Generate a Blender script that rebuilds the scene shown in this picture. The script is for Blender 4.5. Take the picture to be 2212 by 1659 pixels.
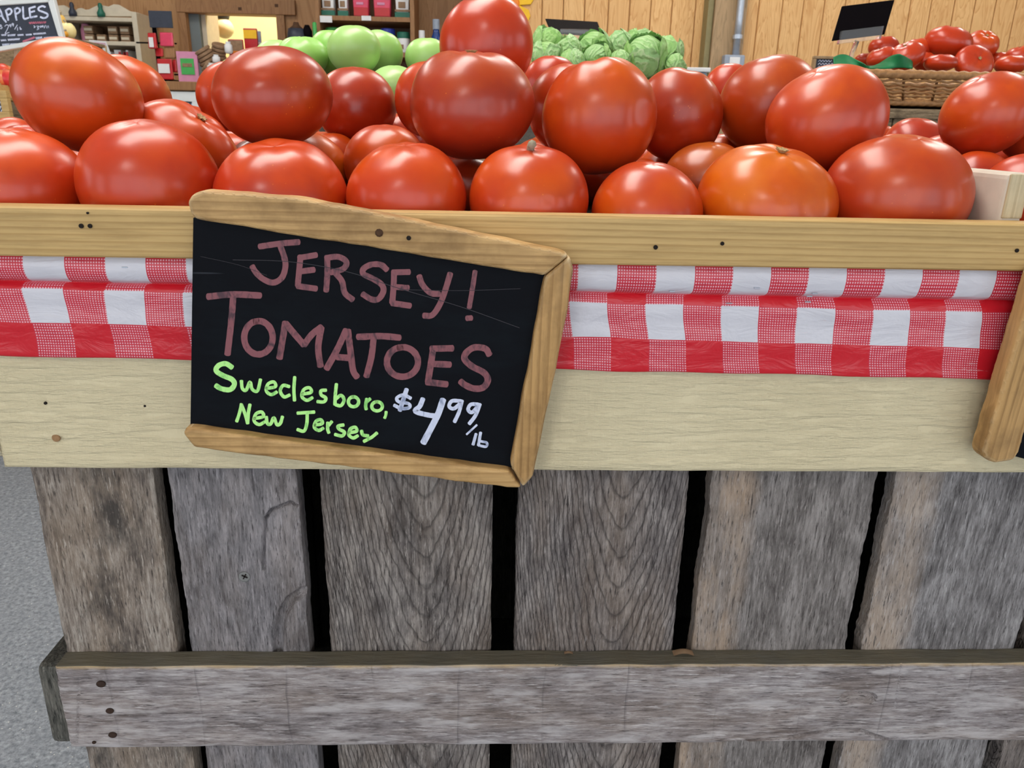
import bpy, bmesh, math, random
from mathutils import Vector, Matrix, noise
D2R = math.pi/180
for o in list(bpy.data.objects): bpy.data.objects.remove(o)
scn = bpy.context.scene
col = scn.collection

# ------------------------------------------------------------------ camera
IW, IH, FPX = 2212, 1659, 1661.0
CAM = Vector((0, -.6, 1.15))
RM = (Matrix.Rotation(-2.2*D2R, 3, 'Z') @ Matrix.Rotation((90-18.7)*D2R, 3, 'X') @ Matrix.Rotation(1.24*D2R, 3, 'Z'))
cd = bpy.data.cameras.new('camera'); cam = bpy.data.objects.new('camera', cd); col.objects.link(cam)
cam.matrix_world = Matrix.Translation(CAM) @ RM.to_4x4()
cd.sensor_width = 36; cd.lens = FPX/IW*36; cd.clip_start = .01
cd.dof.use_dof = True; cd.dof.focus_distance = .69; cd.dof.aperture_fstop = 22.0
scn.camera = cam
# ------------------------------------------------------------------ exposure, sky
vs = scn.view_settings
vs.view_transform = 'Standard'; vs.look = 'None'; vs.gamma = 1; vs.use_curve_mapping = False; vs.exposure = 0.0
w = bpy.data.worlds.new('overcast_sky'); scn.world = w; w.use_nodes = True
bg = w.node_tree.nodes['Background']; bg.inputs[0].default_value = (.86, .93, 1, 1); bg.inputs[1].default_value = 2.3
LAMP = 11.0          # strength of the ceiling panels

# ------------------------------------------------------------------ helpers
def ray(px, py): return RM @ Vector(((px-IW/2)/FPX, -(py-IH/2)/FPX, -1))
def at(px, py, Y):
    r = ray(px, py); return CAM + r*((Y-CAM.y)/r.y)
def lin(c): c /= 255; return c/12.92 if c <= .04045 else ((c+.055)/1.055)**2.4
def C(r, g, b): return (lin(r), lin(g), lin(b), 1)
R = random.Random(7)

def box(x0, x1, y0, y1, z0, z1, b=.002, seg=2):
    bm = bmesh.new(); bmesh.ops.create_cube(bm, size=1)
    for v in bm.verts:
        v.co = Vector(((x0+x1)/2+v.co.x*(x1-x0), (y0+y1)/2+v.co.y*(y1-y0), (z0+z1)/2+v.co.z*(z1-z0)))
    if b: bmesh.ops.bevel(bm, geom=bm.edges[:], offset=min(b, .45*min(x1-x0, y1-y0, z1-z0)), segments=seg, affect='EDGES', profile=.6)
    return out(bm)
def out(bm):
    bm.verts.index_update(); V = [v.co.copy() for v in bm.verts]; F = [[v.index for v in f.verts] for f in bm.faces]; bm.free(); return V, F
def cat(*ps):
    V, F = [], []
    for v, f in ps:
        n = len(V); V += v; F += [[i+n for i in q] for q in f]
    return V, F
def xf(vf, M): return [M @ v for v in vf[0]], vf[1]
def prism(front, back, b=.002, seg=2):
    bm = bmesh.new(); f = [bm.verts.new(p) for p in front]; k = [bm.verts.new(p) for p in back]; n = len(f)
    bm.faces.new(f); bm.faces.new(k[::-1])
    for i in range(n): bm.faces.new((f[i], k[i], k[(i+1) % n], f[(i+1) % n]))
    bmesh.ops.recalc_face_normals(bm, faces=bm.faces[:])
    if b: bmesh.ops.bevel(bm, geom=bm.edges[:], offset=b, segments=seg, affect='EDGES', profile=.55)
    return out(bm)
def lathe(prof, seg=20, c=(0, 0, 0)):
    V, F = [], []
    for r, z in prof:
        for i in range(seg):
            a = 2*math.pi*i/seg; V.append(Vector((c[0]+r*math.cos(a), c[1]+r*math.sin(a), c[2]+z)))
    for j in range(len(prof)-1):
        for i in range(seg):
            F.append([j*seg+i, j*seg+(i+1) % seg, (j+1)*seg+(i+1) % seg, (j+1)*seg+i])
    F.append(list(range(seg))[::-1]); F.append([(len(prof)-1)*seg+i for i in range(seg)])
    return V, F
def tube(pts, r, seg=8, closed=False):
    pts = [Vector(p) for p in pts]; n = len(pts); V, F = [], []; up = Vector((.13, .31, .94)).normalized()
    for i, p in enumerate(pts):
        t = (pts[(i+1) % n if closed else min(i+1, n-1)]-pts[i-1 if closed or i else 0]).normalized()
        a = t.cross(up).normalized(); b = t.cross(a); rr = r[i] if isinstance(r, (list, tuple)) else r
        for k in range(seg):
            g = 2*math.pi*k/seg; V.append(p+(a*math.cos(g)+b*math.sin(g))*rr)
    for i in range(n if closed else n-1):
        for k in range(seg):
            j = (i+1) % n; F.append([i*seg+k, i*seg+(k+1) % seg, j*seg+(k+1) % seg, j*seg+k])
    if not closed: F.append(list(range(seg))); F.append([(n-1)*seg+k for k in range(seg)][::-1])
    return V, F
def obj(name, vf, mat, parent=None, smooth=False, kind=None, uv=None):
    me = bpy.data.meshes.new(name); me.from_pydata([tuple(v) for v in vf[0]], [], vf[1]); me.update()
    bm = bmesh.new(); bm.from_mesh(me); bmesh.ops.recalc_face_normals(bm, faces=bm.faces[:]); bm.to_mesh(me); bm.free()
    if uv:
        l = me.uv_layers.new(name='UVMap')
        for lp in me.loops: l.data[lp.index].uv = uv[lp.vertex_index]
    if smooth: me.polygons.foreach_set('use_smooth', [True]*len(me.polygons))
    me.materials.append(mat)
    o = bpy.data.objects.new(name, me); col.objects.link(o)
    if parent:
        o.parent = parent; o.matrix_parent_inverse = Matrix.Translation(-parent.location)
    if kind: o['kind'] = kind
    return o
def tag(o, label, catg, group=None):
    o['label'] = label; o['category'] = catg
    if group: o['group'] = group
    return o
def thing(name, label, catg, loc=(0, 0, 0), group=None):
    o = bpy.data.objects.new(name, None); col.objects.link(o); o.location = loc; o.empty_display_size = .02
    return tag(o, label, catg, group)

# ------------------------------------------------------------------ materials
class NT:
    def __init__(s, name):
        s.mat = bpy.data.materials.new(name); s.mat.use_nodes = True; s.t = s.mat.node_tree; s.b = s.t.nodes['Principled BSDF']; s.o = s.t.nodes['Material Output']
    def n(s, typ, ins={}, **pr):
        nd = s.t.nodes.new('ShaderNode'+typ)
        for k, v in pr.items(): setattr(nd, k, v)
        for k, v in ins.items(): s.put(nd.inputs[k], v)
        return nd
    def put(s, sk, v):
        if isinstance(v, bpy.types.NodeSocket): s.t.links.new(v, sk)
        else: sk.default_value = v
    def m(s, op, a, b=0., c=0.):
        nd = s.n('Math', operation=op); s.put(nd.inputs[0], a); s.put(nd.inputs[1], b)
        if op in ('MULTIPLY_ADD',): s.put(nd.inputs[2], c)
        return nd.outputs[0]
    def mix(s, f, a, b, bl='MIX'):
        nd = s.n('Mix', data_type='RGBA', blend_type=bl); s.put(nd.inputs[0], f); s.put(nd.inputs[6], a); s.put(nd.inputs[7], b); return nd.outputs[2]
    def ramp(s, f, st):
        nd = s.n('ValToRGB', {0: f}); e = nd.color_ramp.elements
        while len(e) < len(st): e.new(.5)
        for q, (p, c) in zip(e, st):
            q.position = p; q.color = c if isinstance(c, tuple) else (c, c, c, 1)
        return nd.outputs[0]
    def co(s, k='Object'): return s.n('TexCoord').outputs[k]
    def mp(s, v, sc=(1, 1, 1), loc=(0, 0, 0), rot=(0, 0, 0)):
        return s.n('Mapping', {'Vector': v, 'Scale': sc, 'Location': loc, 'Rotation': rot}).outputs[0]
    def noi(s, v, sc, det=4., ro=.55, dist=0.): return s.n('TexNoise', {'Vector': v, 'Scale': sc, 'Detail': det, 'Roughness': ro, 'Distortion': dist}).outputs[0]
    def fin(s, c, rough=.6, h=None, st=.3, dist=.002, spec=.4, **kw):
        s.put(s.b.inputs['Base Color'], c); s.put(s.b.inputs['Roughness'], rough); s.put(s.b.inputs['Specular IOR Level'], spec)
        for k, v in kw.items(): s.put(s.b.inputs[k.replace('_', ' ')], v)
        if h is not None: s.put(s.b.inputs['Normal'], s.n('Bump', {'Strength': st, 'Distance': dist, 'Height': h}).outputs[0])
        return s.mat
def plain(name, c, rough=.5, sc=30, amt=.12, **kw):
    g = NT(name); f = g.noi(g.co(), sc)
    d = tuple(x*(1-amt*2) for x in c[:3])+(1,); return g.fin(g.mix(f, d, tuple(min(1, x*(1+amt)) for x in c[:3])+(1,)), rough, f, .1, .001, **kw)
def gwood(name, ax, off=(0, 0, 0), dark=C(70, 66, 66), mid=C(122, 116, 114), light=C(165, 158, 155), tan=0., tanc=C(168, 142, 115), tanx=None, cath=None, saw=False, bump=.7, blot=0., edge=0.):
    g = NT(name); v = g.mp(g.co(), loc=off)
    st = (1, 1, .13) if ax == 'z' else (.11, 1, 1)
    vs_ = g.mp(v, st)
    A = g.noi(vs_, 300, 6, .7); B = g.noi(g.mp(v, tuple(.35 if q < 1 else 1 for q in st)), 38, 6, .65, .6); Fi = g.noi(g.mp(v, tuple(.8*q if q < 1 else q for q in st)), 620, 3, .7)
    f = g.m('ADD', g.m('MULTIPLY', A, .55), g.m('MULTIPLY', B, .45))
    c = g.ramp(f, [(.38, dark), (.5, mid), (.62, light)])
    h = g.m('ADD', A, g.m('MULTIPLY', Fi, .6))
    if tan:
        t = g.noi(g.mp(v, (1, 1, .3) if ax == 'z' else (.3, 1, 1), (3, 3, 3)), 22, 4, .6)
        t = g.ramp(t, [(.42, 0.), (.62, tan)])
        if tanx is not None:
            X = g.n('SeparateXYZ', {0: g.co()}).outputs[0]
            t = g.m('MULTIPLY', g.ramp(t, [(0, .25), (.5, 1.)]), g.ramp(g.m('ADD', g.m('MULTIPLY', g.m('ABSOLUTE', g.m('SUBTRACT', X, tanx[0])), 1/tanx[1]), g.m('MULTIPLY', g.noi(v, 30), .5)), [(.55, tan), (1., 0.)]))
        c = g.mix(t, c, g.mix(A, tuple(x*.55 for x in tanc[:3])+(1,), tuple(min(1, x*1.35) for x in tanc[:3])+(1,)))
    if blot:
        q = g.ramp(g.noi(g.mp(v, (1, 1, .4)), 26, 5, .65), [(.5, 0.), (.66, blot)]); c = g.mix(q, c, C(66, 62, 60))
    k = g.ramp(Fi, [(.55, 0.), (.68, .9)]); c = g.mix(k, c, tuple(x*.5 for x in dark[:3])+(1,))
    k2 = g.ramp(g.noi(g.mp(v, st, (5, 1, 2)), 420, 4, .7), [(.57, 0.), (.7, .7)]); c = g.mix(k2, c, tuple(min(1, x*1.35) for x in light[:3])+(1,))
    if cath:
        x0, kk, fr = cath; s = g.n('SeparateXYZ', {0: g.co()})
        d = g.m('ABSOLUTE', g.m('SUBTRACT', g.m('ADD', s.outputs[0], g.m('MULTIPLY', g.noi(g.mp(v, (1, 1, .5)), 16), .02)), x0+.01))
        gg = g.m('SUBTRACT', s.outputs[2], g.m('MULTIPLY', g.m('POWER', d, 1.7), kk))
        gg = g.m('ADD', g.m('MULTIPLY', gg, fr), g.m('MULTIPLY', g.noi(v, 90, 4), .4))
        fr_ = g.m('FRACT', gg); ln = g.ramp(fr_, [(0., 1.), (.09, .25), (.45, 0.), (.85, .08), (1., 1.)])
        c = g.mix(g.m('MULTIPLY', ln, .55), c, tuple(x*.5 for x in dark[:3])+(1,)); h = g.m('SUBTRACT', h, g.m('MULTIPLY', ln, 1.2))
    if saw:
        s = g.n('SeparateXYZ', {0: g.co()}); q = g.m('FRACT', g.m('ADD', g.m('MULTIPLY', s.outputs[0], 12.6), g.m('MULTIPLY', g.noi(v, 3.5), .5)))
        ln = g.m('MULTIPLY', g.ramp(q, [(0., 1.), (.03, 0.), (1., 0.)]), g.ramp(g.noi(v, 14), [(.4, .1), (.6, .9)])); c = g.mix(g.m('MULTIPLY', ln, .6), c, C(80, 75, 78)); h = g.m('SUBTRACT', h, g.m('MULTIPLY', ln, .5))
        pv = g.ramp(g.noi(g.mp(v, (.22, 1, 1)), 60, 4, .6), [(.54, 0.), (.66, .7)]); c = g.mix(pv, c, C(198, 192, 192))
    if edge:
        s = g.n('SeparateXYZ', {0: g.co()}); tn = g.n('SeparateXYZ', {0: g.n('NewGeometry').outputs['True Normal']}).outputs[2]
        c = g.mix(g.m('MULTIPLY', g.ramp(g.m('ADD', s.outputs[2], g.m('MULTIPLY', g.noi(g.mp(v, (.4, 1, 1)), 70, 5, .7), .006)), [(edge, 0.), (min(1, edge+.0012), 1.)]), .75), c, C(206, 176, 124))
        c = g.mix(g.m('MULTIPLY', g.m('MULTIPLY', g.m('GREATER_THAN', tn, .6), g.m('GREATER_THAN', s.outputs[2], .68)), .85), c, g.mix(A, C(64, 66, 60), C(108, 108, 100)))
    return g.fin(c, .85, h, bump, .0022, .2)
def softwood(name, ax, base, dark, ring=26., off=(0, 0, 0), grime=.35, worn=None):
    g = NT(name); v = g.mp(g.co(), loc=off)
    st = {'x': (.05, 1, 1), 'z': (1, 1, .05), 'y': (1, .05, 1)}[ax]
    n = g.noi(g.mp(v, st), 8, 3, .5, .3); f = g.m('FRACT', g.m('ADD', g.m('MULTIPLY', n, ring*.22), g.m('MULTIPLY', g.n('SeparateXYZ', {0: v}).outputs[2 if ax == 'x' else 0], ring*7.)))
    ln = g.ramp(f, [(0., 0.), (.55, .12), (.85, .7), (.95, .55), (1., 0.)])
    fi = g.noi(g.mp(v, st), 260, 5, .65)
    c = g.mix(g.m('MULTIPLY', ln, .75), base, dark)
    c = g.mix(g.ramp(fi, [(.45, 0.), (.75, .5)]), c, tuple(x*.6 for x in dark[:3])+(1,))
    c = g.mix(g.ramp(g.noi(v, 18, 5, .65), [(.48, 0.), (.72, grime)]), c, tuple(x*.55 for x in dark[:3])+(1,))
    if worn:
        c = g.mix(g.ramp(g.n('NewGeometry').outputs['Pointiness'], [(.53, 0.), (.6, .75)]), c, worn)
    return g.fin(c, .55, fi, .25, .001, .35)

M = {}
M['pine'] = softwood('pine_rail', 'x', C(204, 170, 112), C(160, 122, 66), 30, grime=.12)
M['frame'] = softwood('worn_frame_wood', 'x', C(206, 166, 110), C(140, 100, 52), 22, grime=.6, worn=C(232, 216, 180))
M['framev'] = softwood('worn_frame_wood_upright', 'z', C(196, 154, 98), C(130, 92, 48), 22, grime=.6, worn=C(228, 210, 172))
def cream(name, base=C(226, 212, 176)):
    g = NT(name); v = g.co(); a = g.noi(g.mp(v, (.12, 1, 1)), 190, 5, .6); b = g.noi(g.mp(v, (1, 1, .15)), 230, 4, .6); p = g.noi(v, 60, 6, .7); big = g.noi(v, 5, 3)
    h = g.m('ADD', g.m('ADD', g.ramp(a, [(.4, 0.), (.62, 1.)]), g.m('MULTIPLY', b, .7)), p)
    c = g.mix(g.ramp(big, [(.3, 0.), (.7, .55)]), base, C(212, 196, 158)); c = g.mix(g.ramp(a, [(.66, 0.), (.72, .3)]), c, C(160, 144, 112))
    st = g.noi(g.mp(v, (.4, 1, 1), (4, 0, 2)), 26, 5, .7); c = g.mix(g.ramp(st, [(.68, 0.), (.76, .6)]), c, C(120, 112, 96))
    return g.fin(c, .55, h, .7, .002, .35)
M['cream'] = cream('cream_paint'); M['cream2'] = cream('weathered_white_paint', C(214, 205, 186))
def gingham():
    g = NT('vinyl_gingham'); s = g.n('SeparateXYZ', {0: g.n('UVMap').outputs[0]}); u, v = s.outputs[0], s.outputs[1]
    su = g.m('GREATER_THAN', g.m('FRACT', g.m('MULTIPLY', u, .5)), .5); sv = g.m('GREATER_THAN', g.m('FRACT', g.m('MULTIPLY', v, .5)), .5)
    du = g.m('GREATER_THAN', g.m('FRACT', g.m('MULTIPLY', u, 15)), .46); dv = g.m('GREATER_THAN', g.m('FRACT', g.m('MULTIPLY', v, 15)), .46)
    red = C(208, 30, 44); wh = C(212, 210, 218)
    mesh = g.mix(g.m('MULTIPLY', du, dv), C(204, 42, 60), C(230, 172, 184))
    c = g.mix(g.m('ABSOLUTE', g.m('SUBTRACT', su, sv)), g.mix(su, wh, red), mesh)
    wr = g.noi(g.mp(g.co(), (.5, 1, 1.4)), 42, 4, .55, 1.2); fi = g.noi(g.co(), 260, 3, .5)
    c = g.mix(g.ramp(g.noi(g.mp(g.co(), (.3, 1, 1.5)), 120, 4, .7), [(.68, 0.), (.76, .5)]), c, C(225, 200, 205))
    return g.fin(c, .3, g.m('ADD', wr, g.m('MULTIPLY', fi, .08)), .5, .004, .5)
M['gingham'] = gingham()
def chalk():
    g = NT('chalkboard_black'); v = g.co(); a = g.noi(g.mp(v, (.5, 1, 1.6)), 13, 5, .7); sc = g.noi(g.mp(v, (.06, 1, 1), (0, 0, 0), (0, .22, 0)), 160, 2)
    c = g.mix(g.ramp(a, [(.5, 0.), (.8, .5)]), C(11, 13, 19), C(24, 34, 40)); c = g.mix(g.ramp(sc, [(.76, 0.), (.8, .35)]), c, C(80, 84, 92))
    return g.fin(c, .6, g.noi(v, 300), .08, .0005, .1)
M['board'] = chalk()
def ink(name, a, b, cover=.5):
    g = NT(name); v = g.co(); f = g.noi(g.mp(v, (1.2, 1, .5)), 190, 4, .6, .8); k = g.noi(v, 60, 3)
    c = g.ramp(g.m('ADD', g.m('MULTIPLY', f, .7), g.m('MULTIPLY', k, .3)), [(.36, b), (.5, a), (1., a)]); return g.fin(c, .45, f, .1, .0004, .3)
M['mauve'] = ink('mauve_chalk_ink', C(140, 86, 92), C(84, 58, 66)); M['lime'] = ink('lime_chalk_ink', C(190, 250, 150), C(128, 205, 108)); M['white_ink'] = ink('white_chalk_ink', C(214, 220, 242), C(150, 160, 190))
M['pink_ink'] = ink('pink_chalk_ink', C(196, 110, 130), C(150, 80, 100))
def tomato(name, red, orange, dark, rough=.2, speck=C(225, 120, 40), shoulder=.6):
    g = NT(name); v = g.co(); oi = g.n('ObjectInfo'); s = g.n('SeparateXYZ', {0: v}); rnd = oi.outputs['Random']
    vv = g.n('VectorMath', {0: v, 1: g.n('CombineXYZ', {0: g.m('MULTIPLY', rnd, 9.), 1: g.m('MULTIPLY', rnd, 5.)}).outputs[0]}, operation='ADD').outputs[0]
    n = g.noi(vv, 17, 3, .5); t = g.m('ADD', g.m('MULTIPLY', s.outputs[2], 11.), g.m('MULTIPLY', g.m('SUBTRACT', n, .5), 2.2))
    c = g.mix(g.ramp(t, [(.1, 0.), (.75, shoulder)]), red, orange)
    c = g.mix(g.ramp(g.noi(vv, 26, 3), [(.5, 0.), (.75, .5)]), c, dark)
    c = g.mix(1., c, oi.outputs['Color'], 'MULTIPLY')
    sp = g.n('TexVoronoi', {'Vector': vv, 'Scale': 190.}).outputs[0]; k = g.m('MULTIPLY', g.ramp(sp, [(.05, .8), (.13, 0.)]), g.ramp(g.noi(vv, 34, 2), [(.55, 0.), (.68, 1.)]))
    c = g.mix(k, c, speck)
    fine = g.noi(vv, 420, 2); lo = g.noi(vv, 38, 2)
    return g.fin(c, g.m('ADD', rough, g.m('MULTIPLY', g.noi(vv, 24), .14)), g.m('ADD', lo, g.m('MULTIPLY', fine, .012)), .1, .004, .5, Coat_Weight=.12, Coat_Roughness=.15)
M['tomato'] = tomato('ripe_tomato_skin', C(190, 56, 20), C(216, 88, 8), C(156, 36, 18), .24)
M['green_tomato'] = tomato('green_tomato_skin', C(160, 204, 112), C(184, 226, 150), C(186, 206, 136), .3, C(120, 130, 80))
M['scar'] = plain('dry_stem_scar', C(182, 154, 108), .8, 200, .3); M['stub'] = plain('grey_dry_stem', C(176, 162, 138), .85, 150, .3)
def groove_leaf():
    g = NT('cabbage_leaf'); v = g.co(); oi = g.n('ObjectInfo'); n = g.noi(v, 55, 5, .6, .5); w_ = g.n('TexWave', {'Vector': v, 'Scale': 26., 'Distortion': 9., 'Detail': 3.}).outputs[1]
    c = g.mix(n, C(122, 170, 104), C(170, 208, 142)); c = g.mix(g.ramp(w_, [(.8, 0.), (1., .5)]), c, C(206, 222, 176)); c = g.mix(g.ramp(oi.outputs['Random'], [(.3, 0.), (.9, .5)]), c, C(140, 192, 84))
    return g.fin(c, .5, g.m('ADD', n, w_), .5, .004, .4)
M['leaf'] = groove_leaf()
M['wicker'] = plain('wicker_cane', C(180, 132, 84), .5, 160, .3); M['wicker_dark'] = plain('wicker_dark_cane', C(128, 88, 52), .6, 160, .3)
M['green_paper'] = plain('green_liner', C(22, 120, 70), .6, 40, .2); M['black'] = plain('black_plastic', C(12, 8, 11), .7, 80, .1, spec=.05)
gl = NT('clear_acrylic'); M['clear'] = gl.fin((.95, .97, 1, 1), .05, None, Transmission_Weight=.92, IOR=1.3)
M['white'] = plain('white_paper', C(225, 225, 226), .6, 40, .05); M['red'] = plain('red_packaging', C(188, 34, 40), .35); M['pink'] = plain('pink_packaging', C(214, 66, 98), .3); M['rose'] = plain('rose_card', C(210, 140, 172), .5)
M['dgreen'] = plain('dark_green_print', C(30, 104, 84), .45); M['lgreen'] = plain('bright_green_print', C(70, 170, 84), .45); M['blue'] = plain('blue_plastic', C(64, 82, 200), .35); M['navy'] = plain('navy_glass', C(22, 60, 128), .2)
M['tanpaper'] = plain('kraft_brown', C(150, 120, 92), .7, 60, .3); M['slate'] = plain('slate_panel', C(52, 58, 72), .5, 50, .2); M['yellow'] = plain('golden_yellow', C(246, 190, 24), .45); M['orange'] = plain('orange_print', C(236, 130, 40), .5)
M['gourd'] = plain('pale_gourd', C(240, 222, 150), .45, 40, .15); M['hutch'] = plain('hutch_cream_paint', C(205, 194, 172), .6, 30, .1); M['grey'] = plain('grey_jamb', C(112, 122, 124), .6, 10, .06); M['metal'] = plain('galvanised_steel', C(190, 198, 210), .3, 60, .1, Metallic=.6)
M['steel_box'] = plain('painted_steel_box', C(150, 160, 176), .45, 60, .1); M['whiteframe'] = plain('white_painted_frame', C(222, 226, 226), .5, 30, .05); M['rust'] = plain('rusty_nail', C(96, 62, 44), .8, 300, .4); M['hole'] = plain('dark_hole', C(34, 26, 22), .9, 300, .3)
M['knot'] = plain('dark_knot', C(86, 58, 36), .8, 300, .4); M['chip'] = plain('bare_chipped_wood', C(172, 132, 92), .8, 260, .3); M['greyboard'] = gwood('stand_boards', 'x', (3, 0, 1), C(104, 88, 70), C(146, 126, 100), C(172, 152, 124))
M['yellowwall'] = plain('pale_yellow_wall', C(236, 224, 172), .8, 4, .05); M['apple'] = tomato('apple_skin', C(206, 62, 54), C(240, 196, 96), C(226, 130, 70), .3, C(240, 220, 150))
def panelwood(name, a, b, sc=1.):
    g = NT(name); oi = g.n('ObjectInfo'); v = g.mp(g.co(), (1, 1, .16)); vv = g.n('VectorMath', {0: v, 1: g.n('CombineXYZ', {0: g.m('MULTIPLY', oi.outputs['Random'], 20.)}).outputs[0]}, operation='ADD').outputs[0]
    n = g.noi(vv, 11*sc, 3, .5, 1.5); f = g.m('FRACT', g.m('MULTIPLY', n, 9.)); c = g.mix(g.ramp(f, [(0., 0.), (.6, .35), (.9, .8), (1., 0.)]), a, b)
    c = g.mix(g.m('MULTIPLY', oi.outputs['Random'], .25), c, b); return g.fin(c, .5, n, .1, .003, .35)
M['panel'] = panelwood('plywood_panelling', C(228, 184, 126), C(196, 142, 84)); M['brownwall'] = panelwood('brown_pine_wall', C(178, 136, 92), C(146, 104, 64), .7); M['trimwood'] = panelwood('brown_trim', C(158, 116, 76), C(128, 90, 56)); M['postwood'] = panelwood('grey_post_wood', C(176, 146, 110), C(140, 118, 88)); M['greenpost'] = plain('green_grey_trim', C(138, 128, 90), .6)
M['shelfwood'] = panelwood('shelf_wood', C(120, 84, 54), C(84, 56, 36))
def asphalt():
    g = NT('asphalt'); v = g.co(); a = g.noi(v, 95, 7, .8); b = g.noi(v, 24, 4, .6); c = g.mix(g.ramp(a, [(.32, 0.), (.68, 1.)]), C(70, 76, 84), C(176, 182, 190)); c = g.mix(g.ramp(b, [(.4, 0.), (.7, .4)]), c, C(118, 124, 132))
    sp = g.n('TexVoronoi', {'Vector': v, 'Scale': 60.}); c = g.mix(g.ramp(sp.outputs[0], [(.06, .8), (.11, 0.)]), c, C(220, 220, 216)); return g.fin(c, .8, a, .6, .004, .3)
M['asphalt'] = asphalt(); M['ceil'] = plain('ceiling_paint', C(214, 208, 196), .8, 3, .04); M['sidewall'] = panelwood('side_wall_boards', C(190, 160, 120), C(160, 124, 84))
em = NT('lamp_glow'); em.b.inputs['Emission Color'].default_value = (1, .96, .9, 1); em.b.inputs['Emission Strength'].default_value = LAMP; em.b.inputs['Base Color'].default_value = (1, 1, 1, 1); M['lamp'] = em.mat
em2 = NT('bulb_glow'); em2.b.inputs['Emission Color'].default_value = (1, .96, .85, 1); em2.b.inputs['Emission Strength'].default_value = 150; M['bulb'] = em2.mat

# ------------------------------------------------------------------ the room
def struct(name, vf, mat, parent=None): return obj(name, vf, mat, parent, kind=None if parent else 'structure')
YL, YR, XC = 4.6, 4.0, .05        # back walls and the corner between them
XL, XR, YF, HC = -5.2, 5.4, -4.8, 3.2
struct('floor', box(XL-.1, XR+.1, YF-.1, 6.6, -.1, 0, 0), M['asphalt'])
struct('ceiling', box(XL-.1, XR+.1, YF-.1, 6.6, HC, HC+.1, 0), M['ceil'])
def holed(name, x0, x1, holes, mk, mat):
    # wall with openings: holes (a0,a1,z0,z1) along the wall
    ps = []; c = x0
    for a0, a1, z0, z1 in holes:
        ps.append(mk(c, a0, 0, HC)); c = a1
        if z0 > 0: ps.append(mk(a0, a1, 0, z0))
        ps.append(mk(a0, a1, z1, HC))
    ps.append(mk(c, x1, 0, HC)); struct(name, cat(*ps), mat)
holed('wall_left', YF, 6.5, [(-4.4, -2.6, 0, 2.6), (-1.4, 1.6, .9, 2.6)], lambda a, b, c, d: box(XL-.1, XL, a, b, c, d, 0), M['sidewall'])
holed('wall_right', YF, 4.0, [(-4.4, -2.4, 0, 2.6), (-1.2, 1.4, .9, 2.6)], lambda a, b, c, d: box(XR, XR+.1, a, b, c, d, 0), M['sidewall'])
holed('wall_front', XL, XR, [(-3.9, -1.3, 0, 2.9), (-1.15, 1.5, 0, 2.9), (1.65, 4.2, 0, 2.9)], lambda a, b, c, d: box(a, b, YF-.1, YF, c, d, 0), M['sidewall'])
wr = struct('wall_back_right', box(XC, XR, YR+.016, YR+.1, 0, HC, 0), M['brownwall'])
x = XC; k = 0
while x < 3.6:
    wd = .116 if k % 4 else .13
    obj('wall_board', box(x+.002, x+wd-.002, YR, YR+.02, 0, HC, .004, 1), M['panel'], wr); x += wd; k += 1
struct('wall_corner', box(XC, XC+.1, YR+.1, YL+.1, 0, HC, 0), M['brownwall'])
# brown wall with the serving hatch
a, b = at(403, 28, YL), at(606, 150, YL); hx0, hx1, hz1 = a.x, b.x, a.z; hz0 = 1.12
wl = struct('wall_back_left', cat(box(XL, hx0, YL, YL+.1, 0, HC, 0), box(hx1, XC, YL, YL+.1, 0, HC, 0), box(hx0, hx1, YL, YL+.1, hz1, HC, 0), box(hx0, hx1, YL, YL+.1, 0, hz0, 0)), M['brownwall'])
struct('trim_1', box(hx0-.05, hx1+.12, YL-.03, YL, hz1, hz1+.085, .004), M['trimwood'])
struct('trim_2', box(hx1, hx1+.05, YL-.025, YL, hz0, hz1, .004), M['trimwood'])
struct('trim_3', box(hx0-.045, hx0, YL-.025, YL, hz0, hz1, .004), M['trimwood'])
for i, (px, py) in enumerate([(518, 19), (597, 12)]):
    p = at(px, py, YL-.031); obj('knot', box(p.x-.011, p.x+.011, p.y, p.y+.004, p.z-.009, p.z+.009, .004), M['knot'], bpy.data.objects['trim_1'])
struct('wall_serving_room', cat(box(hx0-1.2, hx1+1.5, 6.4, 6.5, 0, HC, 0), box(hx0-1.3, hx0-1.2, YL+.1, 6.5, 0, HC, 0), box(hx1+1.5, XC+.0, YL+.1, 6.5, 0, HC, 0)), M['yellowwall'])
q = at(432, 60, YL+.03)
struct('trim_4', box(hx0-.02, q.x, YL+.03, YL+.25, .9, 2.4, .003), M['grey'])
q2 = at(446, 60, YL+.06)
struct('trim_5', box(q.x, q2.x, YL+.06, YL+.3, .9, 2.4, .003), M['hutch'])
# post with conduit between the panels
p0, p1 = at(1541, 60, YR-.12), at(1610, 60, YR-.12)
pst = tag(obj('wall_post', box(p0.x, p1.x, YR-.12, YR-.002, 0, HC, .006), M['postwood']), 'square brown timber post in front of the plywood wall', 'post')
p2 = at(1526, 60, YR-.1); struct('trim_6', box(p2.x, p0.x-.002, YR-.1, YR-.001, 0, HC, .004), M['greenpost'])
e0, e1 = at(1565, 118, YR-.17), at(1606, 147, YR-.17)
eb = thing('electrical_box', 'grey steel outlet box with conduit pipe on the timber post', 'electrical box', ((e0.x+e1.x)/2, YR-.17, e1.z))
obj('box_body', box(e0.x, e1.x, YR-.18, YR-.122, e1.z, e0.z, .008), M['steel_box'], eb); ex = (e0.x+e1.x)/2
obj('cover_plate', box(ex-.028, ex+.028, YR-.184, YR-.18, e1.z+.012, e0.z-.012, .002), M['white'], eb)
obj('conduit', tube([(ex+.012, YR-.15, e0.z-.004+.2*i) for i in range(8)], .02, 12), M['metal'], eb, True)
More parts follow.
